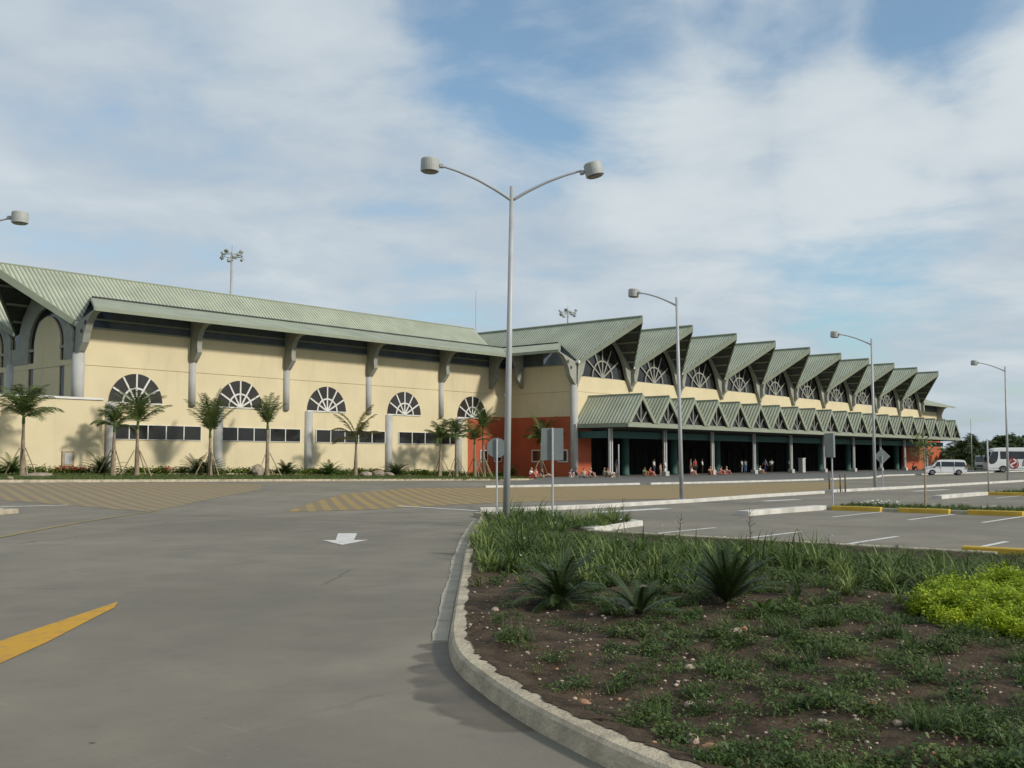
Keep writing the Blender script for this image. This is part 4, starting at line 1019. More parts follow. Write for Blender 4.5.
#        px   foot of crown row, frond length, count, up range, droop, leaf, label
PALMS = [(24, 418, 2.6, 20, (.2, 1.5), 1.2, 'frond', 'bushy palm in front of the plain boundary wall, leftmost', .75),
         (114, 427, 2.0, 14, (.2, 1.4), 1.6, 'frond', 'short drooping palm, left one of the pair by the first fan window', .6),
         (138, 424, 2.8, 15, (.55, 1.5), .95, 'frond', 'taller palm, right one of the pair before the first fan window', .65),
         (211, 433, 3.2, 16, (.8, 1.52), .6, 'frond', 'upright bushy palm beside the second fan window', .7),
         (268, 425, 2.6, 11, (.65, 1.5), .8, 'frond', 'slim upright palm beside a boulder, right of the second fan window', .5),
         (356, 440, 2.9, 8, (.45, 1.45), 1.1, 'fronddry', 'sparse yellowing palm with few curved fronds', .62),
         (440, 440, 2.2, 13, (.15, 1.4), 1.6, 'frond', 'small palm below the fourth fan window, left one of a close pair', .6),
         (457, 436, 2.4, 14, (.15, 1.4), 1.7, 'frond', 'round-crowned palm at the edge of the orange paint', .6),
         (475, 441, 2.4, 13, (.2, 1.4), 1.5, 'frond', 'palm against the orange wall just left of the round sign', .55),
         (484, 430, 2.6, 11, (.5, 1.45), 1.0, 'frond', 'palm with upright fronds over the round sign', .5)]
for i, (px, row, L, nf, up, dr, mm, lab, ll) in enumerate(PALMS):
    loc, s = ploc(px); H_ = zrow(row, loc) - loc.z - .35
    az = None
    if mm == 'fronddry': az = [0.2, 3.3, 1.6, 2.9, 0.6, 4.4, 1.0, 3.7]
    L *= 1.0 if az else .92; up = up if az else (min(.95, up[0] + .38), 1.54)
    palm(lab, loc, H_, L, nf if az else int(nf * 1.1), 20 + i, up, dr, mm, ll=ll * (1 if az else .95), az=az, stakes=i not in (5,), nl=30 if az else 32, lw=.09 if az else .05)
loc, s = ploc(541, -64.0); palm('thin palm against the orange wall behind the rectangular sign', loc, zrow(440, loc) - loc.z - .3, 2.5, 12, 51, (.4, 1.5), 1.1, ll=.6, nl=28, lw=.08)

# cycads and boulders in the strip
def cycad(label, loc, L, nf, seed, m='cycad', up=(.25, 1.35), droop=1.0, nl=26, ll=.16, lw=.022, group=None, name='cycad', fall=.15, spread=.75, sr=1.0):
    rng = random.Random(seed); t = thing(name, label, 'cycad', loc, rng.uniform(0, 6), group)
    MB().lathe(0, 0, [(.06 * sr, -.05), (.075 * sr, .04), (.06 * sr, .11), (.03 * sr, .15)], 10).build('stem', M['bark'], t, smooth=True)
    st = []
    for i in range(nf):
        a = i * 2.399 + rng.uniform(-.2, .2); e = up[0] + (up[1] - up[0]) * (i / nf) + rng.uniform(-.08, .08)
        st += frond_strips(rng, L * rng.uniform(.8, 1.08), e, a, droop * rng.uniform(.8, 1.2), nl, lw, ll, (0, 0, .15 * sr), spread, fall)
    V, F = join_strips_mixed(st); mesh_np('fronds', V, F, M[m], parent=t); return t
CG = 'cycads along the foot of the left wing'
for i, (px, L, nf, mm, lab) in enumerate([(14, 1.5, 26, 'cycadfresh', 'bright green cycad under the leftmost palm'),
        (103, 1.7, 30, 'cycad', 'dark cycad at the foot of the first pair of palms'),
        (197, 1.8, 28, 'cycad', 'dark spreading cycad left of the upright bushy palm'),
        (208, 1.6, 26, 'cycad', 'dark cycad directly behind the upright bushy palm'),
        (287, 1.3, 26, 'cycad', 'small dark cycad between the boulder and a wall column'),
        (330, 1.4, 28, 'cycadfresh', 'fresh green cycad below the third fan window'),
        (397, 1.6, 30, 'cycad', 'dark cycad below the fourth fan window'),
        (510, 1.5, 26, 'cycad', 'dark cycad against the orange wall behind the lamp pole')]):
    loc, s = ploc(px, -66.6); cycad(lab, loc, L, nf, 70 + i, mm, nl=20, ll=.28, lw=.05, group=CG)
def lump(rng, r, sq=.75, n=2):
    bm = bmesh.new(); bmesh.ops.create_icosphere(bm, subdivisions=n, radius=1)
    ks = [Vector((rng.uniform(-1, 1), rng.uniform(-1, 1), rng.uniform(-1, 1))).normalized() for _ in range(7)]
    for v in bm.verts:
        f = 1.0
        for k in ks: f -= .16 * max(0, v.co.dot(k) - .35)
        v.co = v.co * f * r * rng.uniform(.94, 1.06); v.co.z *= sq
    me = bpy.data.meshes.new('stone'); bm.to_mesh(me); bm.free(); return me
rg = random.Random(8)
for (px, d, r, sq, lab) in [(259, -65.6, .62, .95, 'tall tan boulder left of the slim upright palm'), (366, -64.8, .55, .6, 'low boulder right beside the yellowing palm'),
                            (379, -65.2, .75, .55, 'wide low boulder left of the dark cycad below the fourth fan window'), (389, -65.6, .5, .6, 'small boulder touching the dark cycad below the fourth fan window'),
                            (38, -64.5, .9, .22, 'flat slab of stone near the leftmost palm'), (12, -60.2, .25, .7, 'small pale stone on the kerb at the far left')]:
    me = lump(rg, r, sq); me.materials.append(M['rock']); o = bpy.data.objects.new('boulder', me); COL.objects.link(o)
    loc, s = ploc(px, d); o.location = loc + Vector((0, 0, r * sq * .55)); o.rotation_euler = (0, 0, rg.uniform(0, 6)); o.scale = (1.25, .9, 1)
    tag(o, lab, 'boulder', 'boulders in the grass strip')
# low hedge, bedding plants and mown grass of the strip
rg = random.Random(15)
def leaf_tuft(rng, r, h, n, lw, ll, dome=True):
    vs, fs = [], []
    for i in range(n):
        a = rng.uniform(0, 6.283); q = math.sqrt(rng.uniform(0, 1)) * r; x, y = q * math.cos(a), q * math.sin(a)
        z = h * rng.uniform(.25, 1.0) * (1 - .55 * (q / r) ** 2)
        az = rng.uniform(0, 6.283); el = rng.uniform(-.3, 1.1); l = ll * rng.uniform(.6, 1.2); w = lw * rng.uniform(.7, 1.2)
        dx, dy, dz = math.cos(az) * math.cos(el), math.sin(az) * math.cos(el), math.sin(el); sx, sy = -math.sin(az), math.cos(az); tw = rng.uniform(-.6, .6)
        k = len(vs)
        vs += [(x, y, z), (x + dx*l*.45 + sx*w*.5, y + dy*l*.45 + sy*w*.5, z + dz*l*.45 + tw*w*.5), (x + dx*l, y + dy*l, z + dz*l - .15*l), (x + dx*l*.45 - sx*w*.5, y + dy*l*.45 - sy*w*.5, z + dz*l*.45 - tw*w*.5)]
        fs.append((k, k+1, k+2, k+3))
    return np.array(vs, float), np.array(fs, int)
tuft_h = [leaf_tuft(rg, .45, .5, 60, .10, .22) for _ in range(4)]
pos, yaw, scl = [], [], []
for i in range(560):
    s = rg.uniform(-5, 80); d = -67.6 + .25 * math.sin(s * .7) + rg.uniform(-.35, .35)
    if s > 79: continue
    p = W(s, d, strip_z(s, d) - .02); pos.append(p); yaw.append(rg.uniform(0, 6)); scl.append(rg.uniform(.8, 1.35))
V, F, _ = scatter(tuft_h, pos, yaw, scl); tag(mesh_np('low_hedge', V, F, M['hedge']), 'low yellow-green hedge along the foot of the left wing', 'hedge', None, 'stuff')
pos, yaw, scl = [], [], []
for c in (33.0, 33.8, 34.8, 41.2, 61.0):
    for i in range(2):
        s = c + rg.uniform(-.3, .3); d = -67.2 + rg.uniform(-.3, .3); pos.append(W(s, d, strip_z(s, d) + .28)); yaw.append(rg.uniform(0, 6)); scl.append(rg.uniform(.5, .8))
V, F, _ = scatter(tuft_h, pos, yaw, scl); tag(mesh_np('red_bedding_plants', V, F, M['red']), 'small red bedding plants in the low hedge', 'bedding plants', None, 'stuff')
gb = [join_strips([blade(rg, rg.uniform(.08, .16), .03, rg.uniform(0, .6), rg.uniform(0, 6.28), 2, x0=rg.uniform(-.4, .4), y0=rg.uniform(-.4, .4)) for _ in range(40)]) for _ in range(3)]
pos, yaw, scl = [], [], []
for i in range(2600):
    s = rg.uniform(0, 80); d = rg.uniform(-67.2, -59.6)
    if s > 70 and d > -62.6: continue
    pos.append(W(s, d, strip_z(s, d) - .01)); yaw.append(rg.uniform(0, 6)); scl.append(rg.uniform(.8, 1.5))
V, F, _ = scatter(gb, pos, yaw, scl); tag(mesh_np('mown_grass', V, F, M['weed2']), 'mown grass of the strip before the left wing', 'grass', None, 'stuff')

# ---------------------------------------------------------------- trees beyond the right end
def broadleaf(label, loc, h, r, seed, nclump=26, group='trees beyond the right end of the terminal', name='broadleaf_tree', leafm='treeleaf', per=70, ls=.34):
    rng = random.Random(seed); t = thing(name, label, 'tree', loc, rng.uniform(0, 6), group)
    m = MB().tube([(0, 0, -.2), (.05, 0, h * .25), (.1, .08, h * .5)], [.2 + h * .012, .16, .09], 8)
    cl = []
    for i in range(nclump):
        a = rng.uniform(0, 6.283); q = r * math.sqrt(rng.uniform(0, 1)) * .85; z = h * rng.uniform(.32, .92)
        q *= math.sqrt(max(.12, 1 - ((z / h - .55) / .55) ** 2)); cl.append((q * math.cos(a), q * math.sin(a), z, rng.uniform(.16, .34) * r))
        if i < 9: m.tube([(.08, .05, h * .4), (cl[-1][0] * .5, cl[-1][1] * .5, (h * .42 + z) / 2), cl[-1][:3]], [.08, .05, .02], 6)
    m.build('trunk', M['bark'], t)
    vs, fs = [], []
    for (cx, cy, cz, cr) in cl:
        for k in range(per):
            v = Vector((rng.gauss(0, 1), rng.gauss(0, 1), rng.gauss(0, .8))).normalized() * cr * rng.uniform(.35, 1.1)
            p = Vector((cx, cy, cz)) + v; a = Vector((rng.uniform(-1, 1), rng.uniform(-1, 1), rng.uniform(-.6, .6))).normalized(); b = a.orthogonal().normalized()
            l = ls * rng.uniform(.6, 1.3); i = len(vs)
            vs += [tuple(p - a * l), tuple(p + b * l * .5), tuple(p + a * l), tuple(p - b * l * .5)]; fs.append((i, i+1, i+2, i+3))
    mesh_np('crown', np.array(vs), np.array(fs), M[leafm], parent=t); return t
def far(px, y): return Vector(((px - 512) / 1045 * y, y, -.12))
for i, (px, y, H_, nf, lab) in enumerate([(963, 186, 4.0, 26, 'dark bushy palm just right of the canopy end'), (976, 182, 4.4, 28, 'tallest dark palm between the canopy and the coach'), (986, 192, 3.6, 22, 'dark palm left of the coach front'), (953, 200, 3.0, 20, 'low dark palm half behind the canopy corner')]):
    palm(lab, far(px, y), H_ - 1.2, 3.4, nf, 130 + i, (-.5, 1.4), 1.3, 'treeleaf', 'palms beyond the right end of the terminal', False, .25, .2, 1.0, 18, lw=.16)
for i, (px, y, h, r, lab) in enumerate([(958, 205, 4.6, 3.2, 'low dark tree behind the palms at the canopy end'), (974, 208, 5.2, 4.0, 'dark tree mass behind the tallest palm'), (995, 225, 4.2, 3.0, 'small dark round tree over the coach front'),
        (1004, 215, 6.6, 3.2, 'dark tree behind the coach, left of its lamp'), (1013, 222, 7.4, 3.6, 'taller dark tree rising above the coach roof'), (1024, 210, 6.4, 3.6, 'dark tree at the right edge of the picture above the coach'), (1042, 225, 7.0, 4.5, 'tree just beyond the right edge of the picture'),
        (943, 230, 4.0, 3.5, 'low tree far behind the white minivan'), (985, 230, 4.4, 4.5, 'broad low tree behind the palms by the coach')]):
    broadleaf(lab, far(px, y), h, r, 160 + i, 34, per=80)
# a distant dark wood closing the horizon
rg = random.Random(77); vs, fs = [], []
for i in range(5200):
    az = rg.uniform(R(-40), R(50)); y = rg.uniform(420, 520); q = rg.uniform(0, 1); hmax = 5.5 + 1.6 * math.sin(az * 31) + 1.2 * math.sin(az * 77 + 1)
    p = Vector((math.sin(az) * y, math.cos(az) * y, hmax * math.sqrt(q) * .9)); a = Vector((rg.uniform(-1, 1), rg.uniform(-1, 1), rg.uniform(-.5, .5))).normalized(); b = a.orthogonal(); l = rg.uniform(.8, 2.0); k = len(vs)
    vs += [tuple(p - a * l), tuple(p + b * l * .7), tuple(p + a * l), tuple(p - b * l * .7)]; fs.append((k, k+1, k+2, k+3))
tag(mesh_np('distant_wood', np.array(vs), np.array(fs), M['treeleaf']), 'distant low wood along the horizon', 'wood', None, 'stuff')
# saplings in the car park
def sapling(label, loc, h, seed, nleaf=170):
    rng = random.Random(seed); t = thing('sapling', label, 'sapling', loc, 0)
    m = MB().tube([(0, 0, -.05), (.03, .0, h * .5), (-.02, .02, h)], [.045, .035, .012], 7); tips = []
    for i in range(9):
        a = rng.uniform(0, 6.28); z = h * rng.uniform(.6, .95); l = rng.uniform(.25, .6); e = (math.cos(a) * l, math.sin(a) * l, z + rng.uniform(-.1, .3)); m.tube([(0, 0, z - .1), e], [.014, .006], 5); tips.append(e)
    m.build('trunk', M['stake'], t); vs, fs = [], []
    for i in range(nleaf):
        e = rng.choice(tips); q = rng.uniform(.3, 1.05); p = Vector((e[0] * q, e[1] * q, h * .8 + (e[2] - h * .8) * q)) + Vector((rng.gauss(0, .13), rng.gauss(0, .13), rng.gauss(0, .16)))
        a = Vector((rng.uniform(-1, 1), rng.uniform(-1, 1), rng.uniform(-1, .3))).normalized(); b = a.orthogonal().normalized(); l = .085; k = len(vs)
        vs += [tuple(p - a*l), tuple(p + b*l*.5), tuple(p + a*l), tuple(p - b*l*.5)]; fs.append((k, k+1, k+2, k+3))
    mesh_np('crown', np.array(vs), np.array(fs), M['weed2'], parent=t); return t
sapling('thin sapling with a wispy crown behind the yellow kerb stops', W(39.9, -13.72, .13), 2.75, 5)
# ---------------------------------------------------------------- vehicles
def hull(prof, hw, belt, slope, zs=None):
    """a body from a side profile, its sides leaning in above the belt line"""
    m = MB(); n = len(prof); wy = lambda z: hw - max(0, z - belt) * slope - max(0, belt * .45 - z) * .10
    m.v = [(x, wy(z), z) for x, z in prof] + [(x, -wy(z), z) for x, z in prof]
    m.f = [tuple(range(n)), tuple(range(2*n - 1, n - 1, -1))] + [(i, i + n, (i+1) % n + n, (i+1) % n) for i in range(n)]; m.m = [0] * len(m.f)
    return m, wy
def side_panel(pts, wy, sd, off=.008, th=.012):
    p = [Vector((x, sd * (wy(z) + off), z)) for x, z in pts]
    return MB().prism(p, (0, -sd * th, 0))
def wheel(parent, x, y, r, w, dual=False):
    sd = 1 if y > 0 else -1
    def disc(r0, r1, ya, yb, n=26): return MB().tube([(x, ya, r), (x, yb, r)], [r0, r1], n)
    wo = MB().tube([(x, y - w/2, r), (x, y - w/2 + .03, r), (x, y + w/2 - .03, r), (x, y + w/2, r)], [r - .04, r, r, r - .04], 28).build('wheel', M['rubber'], parent, smooth=False)
    rim = MB().tube([(x, y + sd * (w/2 - .02), r), (x, y + sd * (w/2 + .012), r)], [r * .64, r * .60], 22)
    for k in range(5):
        a = k * 2 * math.pi / 5; rim.bar((x, y + sd*(w/2 + .012), r), (x + r*.55*math.cos(a), y + sd*(w/2 + .012), r + r*.55*math.sin(a)), r*.16, .02, (0, sd, 0))
    rim.build('rim', M['alloy'], wo)
    hub = MB().tube([(x, y + sd * (w/2 + .02), r), (x, y + sd * (w/2 + .05), r)], [r * .18, r * .14], 12).build('hub_cap', M['plastic'], wo)
def arch(x, r, wy, sd, m, parent, z0=.3):
    p = [(x + r * math.cos(math.pi * i / 14), z0 + r * math.sin(math.pi * i / 14)) for i in range(15)]
    side_panel(p, wy, sd, .006, .02).build('wheel_arch', M['plastic'], parent)
def minivan(label, loc, rz, paint, group=None):
    t = thing('minivan', label, 'minivan', loc, rz, group)
    prof = [(2.42, .28), (2.54, .36), (2.56, .62), (2.50, .84), (2.30, .98), (1.72, 1.14), (1.35, 1.44), (.98, 1.74), (.70, 1.86), (.2, 1.92), (-1.6, 1.92), (-2.2, 1.87), (-2.42, 1.70), (-2.52, 1.15), (-2.56, .75), (-2.52, .34), (-2.4, .28)]
    m, wy = hull(prof, .91, 1.0, .16); m.build('body', paint, t, bevel=.035)
    for sd in (-1, 1):
        side_panel([(1.42, 1.10), (.62, 1.10), (.62, 1.66), (.98, 1.66)], wy, sd).build('window', M['carglass'], t)
        side_panel([(.50, 1.10), (-1.02, 1.10), (-1.02, 1.66), (.50, 1.68)], wy, sd).build('window', M['carglass'], t)
        side_panel([(-1.10, 1.10), (-2.38, 1.10), (-2.28, 1.62), (-1.10, 1.66)], wy, sd).build('window', M['carglass'], t)
        side_panel([(.60, .40), (.57, .40), (.57, 1.08), (.60, 1.08)], wy, sd, .004).build('door_seam', M['plastic'], t)
        side_panel([(-.98, .40), (-1.01, .40), (-1.01, 1.08), (-.98, 1.08)], wy, sd, .004).build('door_seam', M['plastic'], t)
        side_panel([(.86, .96), (.68, .96), (.68, 1.0), (.86, 1.0)], wy, sd, .03, .03).build('door_handle', M['plastic'], t)
        side_panel([(2.46, .70), (2.10, .78), (2.16, .94), (2.44, .88)], wy, sd, .012).build('headlight', M['headlamp'], t)
        side_panel([(-2.52, .80), (-2.40, .80), (-2.36, 1.25), (-2.50, 1.25)], wy, sd, .012).build('rear_light', M['rearlamp'], t)
        for x in (1.62, -1.55): arch(x, .42, wy, sd, None, t, .30); wheel(t, x, sd * .80, .335, .22)
        mo = MB().box(1.30, 1.42, sd * .92 if sd > 0 else -1.10, sd * 1.10 if sd > 0 else -.92, 1.12, 1.30).build('mirror', paint, t, bevel=.03)
    MB().prism([(1.70, -.68, 1.165), (1.70, .68, 1.165), (1.0, .62, 1.755), (1.0, -.62, 1.755)], (.03, 0, .022)).build('windscreen', M['carglass'], t)
    MB().box(2.50, 2.575, -.5, .5, .60, .78).build('grille', M['plastic'], t); MB().box(2.45, 2.60, -.80, .80, .34, .50).build('bumper', paint, t, bevel=.04)
    MB().prism([(-2.525, -.62, 1.15), (-2.525, .62, 1.15), (-2.44, .56, 1.62), (-2.44, -.56, 1.62)], (-.02, 0, .004)).build('rear_window', M['carglass'], t)
    return t
minivan('white minivan with tinted windows parked side-on by the right end of the canopy', (52.3, 126.8, 0), R(168), M['carwhite']).scale = (.94, .95, .97)
M['cargrey'] = mat('grey_car_paint', (0.16, 0.17, 0.165), 0.55, 0.05, 1.0, spec=0.3)
mv = minivan('dark grey minibus showing its front beside the white coach', (74.3, 166, -.02), R(246), M['cargrey']); mv.scale = (1.25, 1.05, 1.32)

def coach(label, loc, rz):
    t = thing('coach', label, 'coach', loc, rz)
    prof = [(5.80, .30), (5.98, .42), (6.02, .95), (5.98, 1.35), (5.80, 2.15), (5.45, 2.95), (5.15, 3.36), (4.8, 3.52), (4.2, 3.58), (-5.5, 3.58), (-5.85, 3.5), (-6.0, 3.2), (-6.0, .5), (-5.9, .30)]
    m, wy = hull(prof, 1.27, 1.6, .045); m.build('body', M['carwhite'], t, bevel=.07)
    for sd in (-1, 1):
        # windscreen glass wrapping round to the side, with a swept lower edge
        side_panel([(5.93, 1.50), (5.60, 1.22), (5.15, 1.30), (4.80, 1.62), (4.62, 2.1), (4.52, 3.05), (5.30, 3.05), (5.72, 2.3)], wy, sd, .012, .02).build('windscreen', M['carglass'], t)
        w = side_panel([(4.28, 1.95), (-5.6, 1.95), (-5.6, 3.02), (4.30, 3.05)], wy, sd, .010, .015).build('window', M['carglass'], t)
        mu = MB()
        for k in range(6):
            x = 2.9 - k * 1.62; mu.add(side_panel([(x, 1.95), (x + .05, 1.95), (x + .05, 3.04), (x, 3.04)], wy, sd, .014, .01).v, [(0,3,2,1),(4,5,6,7),(0,1,5,4),(1,2,6,5),(2,3,7,6),(3,0,4,7)])
        mu.build('glazing_bar', M['plastic'], w)
        side_panel([(5.7, .62), (-5.9, .62), (-5.9, .66), (5.7, .66)], wy, sd, .006).build('trim_line', M['signback'], t)
        for x in (3.95, -2.9, -4.2): arch(x, .60, wy, sd, None, t, .42); wheel(t, x, sd * 1.10, .50, .28)
        arm = MB().tube([(5.6, sd * 1.15, 3.2), (6.15, sd * 1.3, 3.05), (6.2, sd * 1.35, 2.7)], .035, 6).build('mirror', M['plastic'], t)
        MB().box(6.08, 6.26, sd * 1.35 - .11, sd * 1.35 + .11, 2.2, 2.72).build('mirror_glass', M['plastic'], arm, bevel=.03)
    MB().prism([(5.95, -1.1, 1.45), (5.95, 1.1, 1.45), (5.50, 1.05, 2.95), (5.50, -1.05, 2.95)], (.06, 0, .03)).build('windscreen', M['carglass'], t)
    for y in (-.85, .85): MB().box(5.98, 6.05, y - .2, y + .2, .62, .86).build('headlight', M['headlamp'], t, bevel=.02)
    # round red emblem with a white swirl, and the start of the red lettering
    sd = 1; cx, cz, r = 2.55, 1.34, .80; y0 = wy(1.3) + .006
    lg = MB().prism([(cx + r * .92 * math.cos(2*math.pi*i/32) , y0, cz + r * math.sin(2*math.pi*i/32) + .10 * math.cos(2*math.pi*i/32)) for i in range(32)], (0, .006, 0)).build('emblem', M['logo_red'], t)
    sw = MB(); P = []
    for i in range(17):
        u = i / 16; P.append((cx - (.42 * math.sin(u * 2 * math.pi)) * .9, cz + .58 - 1.16 * u))
    for a, b in zip(P, P[1:]): sw.bar((a[0], y0 + .007, a[1]), (b[0], y0 + .007, b[1]), .20, .006, (0, 1, 0))
    for q in (-1, 1):
        for i in range(7):
            a0, a1 = math.pi * (.15 + .1 * i), math.pi * (.25 + .1 * i)
            sw.bar((cx + q * .58 * math.sin(a0), y0 + .0075, cz + .58 * math.cos(a0)), (cx + q * .58 * math.sin(a1), y0 + .0075, cz + .58 * math.cos(a1)), .055, .005, (0, 1, 0))
    sw.build('swirl', M['carwhite'], lg)
    fc = bpy.data.curves.new('lettering', 'FONT'); fc.body = 'D'; fc.size = 1.35; fc.extrude = .004; fc.shear = .25
    fo = bpy.data.objects.new('lettering', fc); COL.objects.link(fo)
    bpy.context.view_layer.update(); me = bpy.data.meshes.new_from_object(fo.evaluated_get(bpy.context.evaluated_depsgraph_get())); bpy.data.objects.remove(fo)
    me.materials.clear(); me.materials.append(M['logo_red']); me.name = 'lettering'
    lo = bpy.data.objects.new('lettering', me); COL.objects.link(lo); lo.parent = t
    lo.matrix_local = Matrix(((-1, 0, 0, 1.45), (0, 0, 1, y0 + .006), (0, 1, 0, .98), (0, 0, 0, 1)))
    return t
coach('white coach with a round red emblem on its side, at the right edge', (74.8, 151.5, 0), R(171))

# ---------------------------------------------------------------- people in front of the entrance
def skin_mesh(name, joints, bones, rad, sub=1):
    me = bpy.data.meshes.new(name); ks = list(joints); ix = {k: i for i, k in enumerate(ks)}
    me.from_pydata([joints[k] for k in ks], [(ix[a], ix[b]) for a, b in bones], [])
    o = bpy.data.objects.new(name, me); COL.objects.link(o)
    md = o.modifiers.new('skin', 'SKIN'); md.use_smooth_shade = True
    for k in ks:
        sv = me.skin_vertices[0].data[ix[k]]; sv.radius = (rad[k], rad[k]); sv.use_root = (k == ks[0])
    o.modifiers.new('sub', 'SUBSURF').levels = sub
    bpy.context.view_layer.update()
    out = bpy.data.meshes.new_from_object(o.evaluated_get(bpy.context.evaluated_depsgraph_get()))
    bpy.data.objects.remove(o); out.name = name; return out
def pose(kind):
    J = {}
    if kind == 'stand':
        J.update(pel=(0, 0, .95), waist=(0, 0, 1.10), chest=(-.01, 0, 1.32), neck=(0, 0, 1.48), chin=(.02, 0, 1.55), head=(.02, 0, 1.63), crown=(.01, 0, 1.70))
        for q, n in ((1, 'l'), (-1, 'r')):
            J.update({n+'sh': (0, q*.18, 1.41), n+'el': (-.03, q*.24, 1.13), n+'wr': (.06, q*.24, .90), n+'hd': (.09, q*.24, .80), n+'hip': (0, q*.09, .90), n+'kn': (.03, q*.10, .50), n+'an': (-.01, q*.11, .09), n+'toe': (.14, q*.13, .035)})
    elif kind == 'walk':
        J.update(pel=(0, 0, .93), waist=(.02, 0, 1.08), chest=(.03, 0, 1.30), neck=(.05, 0, 1.46), chin=(.08, 0, 1.53), head=(.08, 0, 1.61), crown=(.07, 0, 1.68))
        for q, n in ((1, 'l'), (-1, 'r')):
            J.update({n+'sh': (.03, q*.18, 1.39), n+'el': (-.12*q, q*.24, 1.13), n+'wr': (.02 - .22*q, q*.23, .93), n+'hd': (.05 - .26*q, q*.23, .84), n+'hip': (0, q*.09, .88), n+'kn': (.18*q + .04, q*.10, .50), n+'an': (.28*q - .04, q*.10, .10), n+'toe': (.28*q + .11, q*.11, .04)})
    elif kind == 'sit':          # on the ground, knees drawn up, arms on the knees
        J.update(pel=(0, 0, .12), waist=(-.06, 0, .27), chest=(-.05, 0, .48), neck=(.0, 0, .64), chin=(.05, 0, .71), head=(.06, 0, .79), crown=(.05, 0, .86))
        for q, n in ((1, 'l'), (-1, 'r')):
            J.update({n+'sh': (-.02, q*.18, .57), n+'el': (.16, q*.25, .40), n+'wr': (.36, q*.16, .44), n+'hd': (.43, q*.10, .42), n+'hip': (.03, q*.10, .12), n+'kn': (.36, q*.15, .47), n+'an': (.50, q*.12, .08), n+'toe': (.64, q*.13, .035)})
    else:                         # 'recline': sitting with legs out, leaning on the hands
        J.update(pel=(0, 0, .12), waist=(-.10, 0, .26), chest=(-.20, 0, .45), neck=(-.22, 0, .62), chin=(-.18, 0, .69), head=(-.18, 0, .77), crown=(-.19, 0, .84))
        for q, n in ((1, 'l'), (-1, 'r')):
            J.update({n+'sh': (-.22, q*.18, .55), n+'el': (-.34, q*.25, .32), n+'wr': (-.36, q*.27, .09), n+'hd': (-.32, q*.29, .03), n+'hip': (.04, q*.10, .11), n+'kn': (.42, q*.14, .24 + .1 * (q > 0)), n+'an': (.80, q*.13, .08), n+'toe': (.88, q*.15, .17)})
    return J
RAD = dict(pel=.13, waist=.125, chest=.14, neck=.055, chin=.075, head=.10, crown=.06)
for n in 'lr': RAD.update({n+'sh': .065, n+'el': .045, n+'wr': .034, n+'hd': .040, n+'hip': .095, n+'kn': .062, n+'an': .042, n+'toe': .036})
BODY = [('pel','waist'),('waist','chest'),('chest','neck'),('neck','chin'),('chin','head'),('head','crown')]
for n in 'lr': BODY += [('chest',n+'sh'),(n+'sh',n+'el'),(n+'el',n+'wr'),(n+'wr',n+'hd'),('pel',n+'hip'),(n+'hip',n+'kn'),(n+'kn',n+'an'),(n+'an',n+'toe')]
PMESH = {}
def mid(a, b, t): return tuple(a[i] * (1-t) + b[i] * t for i in range(3))
for kd in ('stand', 'walk', 'sit', 'recline'):
    J = pose(kd); body = skin_mesh('person_body', J, BODY, RAD, 2)
    S = {k: J[k] for k in ('chest', 'waist', 'pel', 'lsh', 'rsh')}; S['lsl'] = mid(J['lsh'], J['lel'], .75); S['rsl'] = mid(J['rsh'], J['rel'], .75); S['top'] = mid(J['chest'], J['neck'], .55)
    shirt = skin_mesh('shirt', S, [('chest','waist'),('waist','pel'),('chest','top'),('chest','lsh'),('chest','rsh'),('lsh','lsl'),('rsh','rsl')], dict(chest=.165, waist=.15, pel=.145, lsh=.085, rsh=.085, lsl=.065, rsl=.065, top=.08), 1)
    def legs(f, nm):
        S = {'pel': J['pel']}; B = []; r = {'pel': .15}
        for n in 'lr':
            e = mid(J[n+'kn'], J[n+'an'], f); S.update({n+'hip': J[n+'hip'], n+'kn': J[n+'kn'], n+'e': e}); B += [('pel', n+'hip'), (n+'hip', n+'kn'), (n+'kn', n+'e')]; r.update({n+'hip': .112, n+'kn': .08, n+'e': .068})
        return skin_mesh(nm, S, B, r, 1)
    h = J['head']; c = J['crown']
    hair = lump(random.Random(1), .112, .9, 2); hair.name = 'hair'
    hair.transform(Matrix.Translation((h[0] - .022, 0, h[2] + .035)))
    PMESH[kd] = (body, shirt, legs(.88, 'trousers'), legs(.12, 'shorts'), hair)
def cloth(name, c): return mat(name, c, .85, .1, 8.0)
SKIN = [cloth('fair_skin', (.48, .27, .19)), cloth('tan_skin', (.33, .17, .10)), cloth('dark_skin', (.10, .055, .035))]
HAIR = [cloth('dark_hair', (.02, .016, .012)), cloth('brown_hair', (.09, .05, .028)), cloth('fair_hair', (.36, .26, .13))]
CL_ = dict(white=cloth('white_cloth', (.72, .72, .70)), black=cloth('black_cloth', (.02, .02, .022)), red=cloth('red_cloth', (.42, .05, .045)), pink=cloth('pink_cloth', (.50, .23, .22)), blue=cloth('blue_cloth', (.07, .12, .26)),
           paleblue=cloth('pale_blue_cloth', (.28, .40, .52)), tan=cloth('tan_cloth', (.36, .27, .17)), grey=cloth('grey_cloth', (.20, .20, .20)), navy=cloth('navy_cloth', (.02, .03, .07)), green=cloth('green_cloth', (.10, .16, .08)))
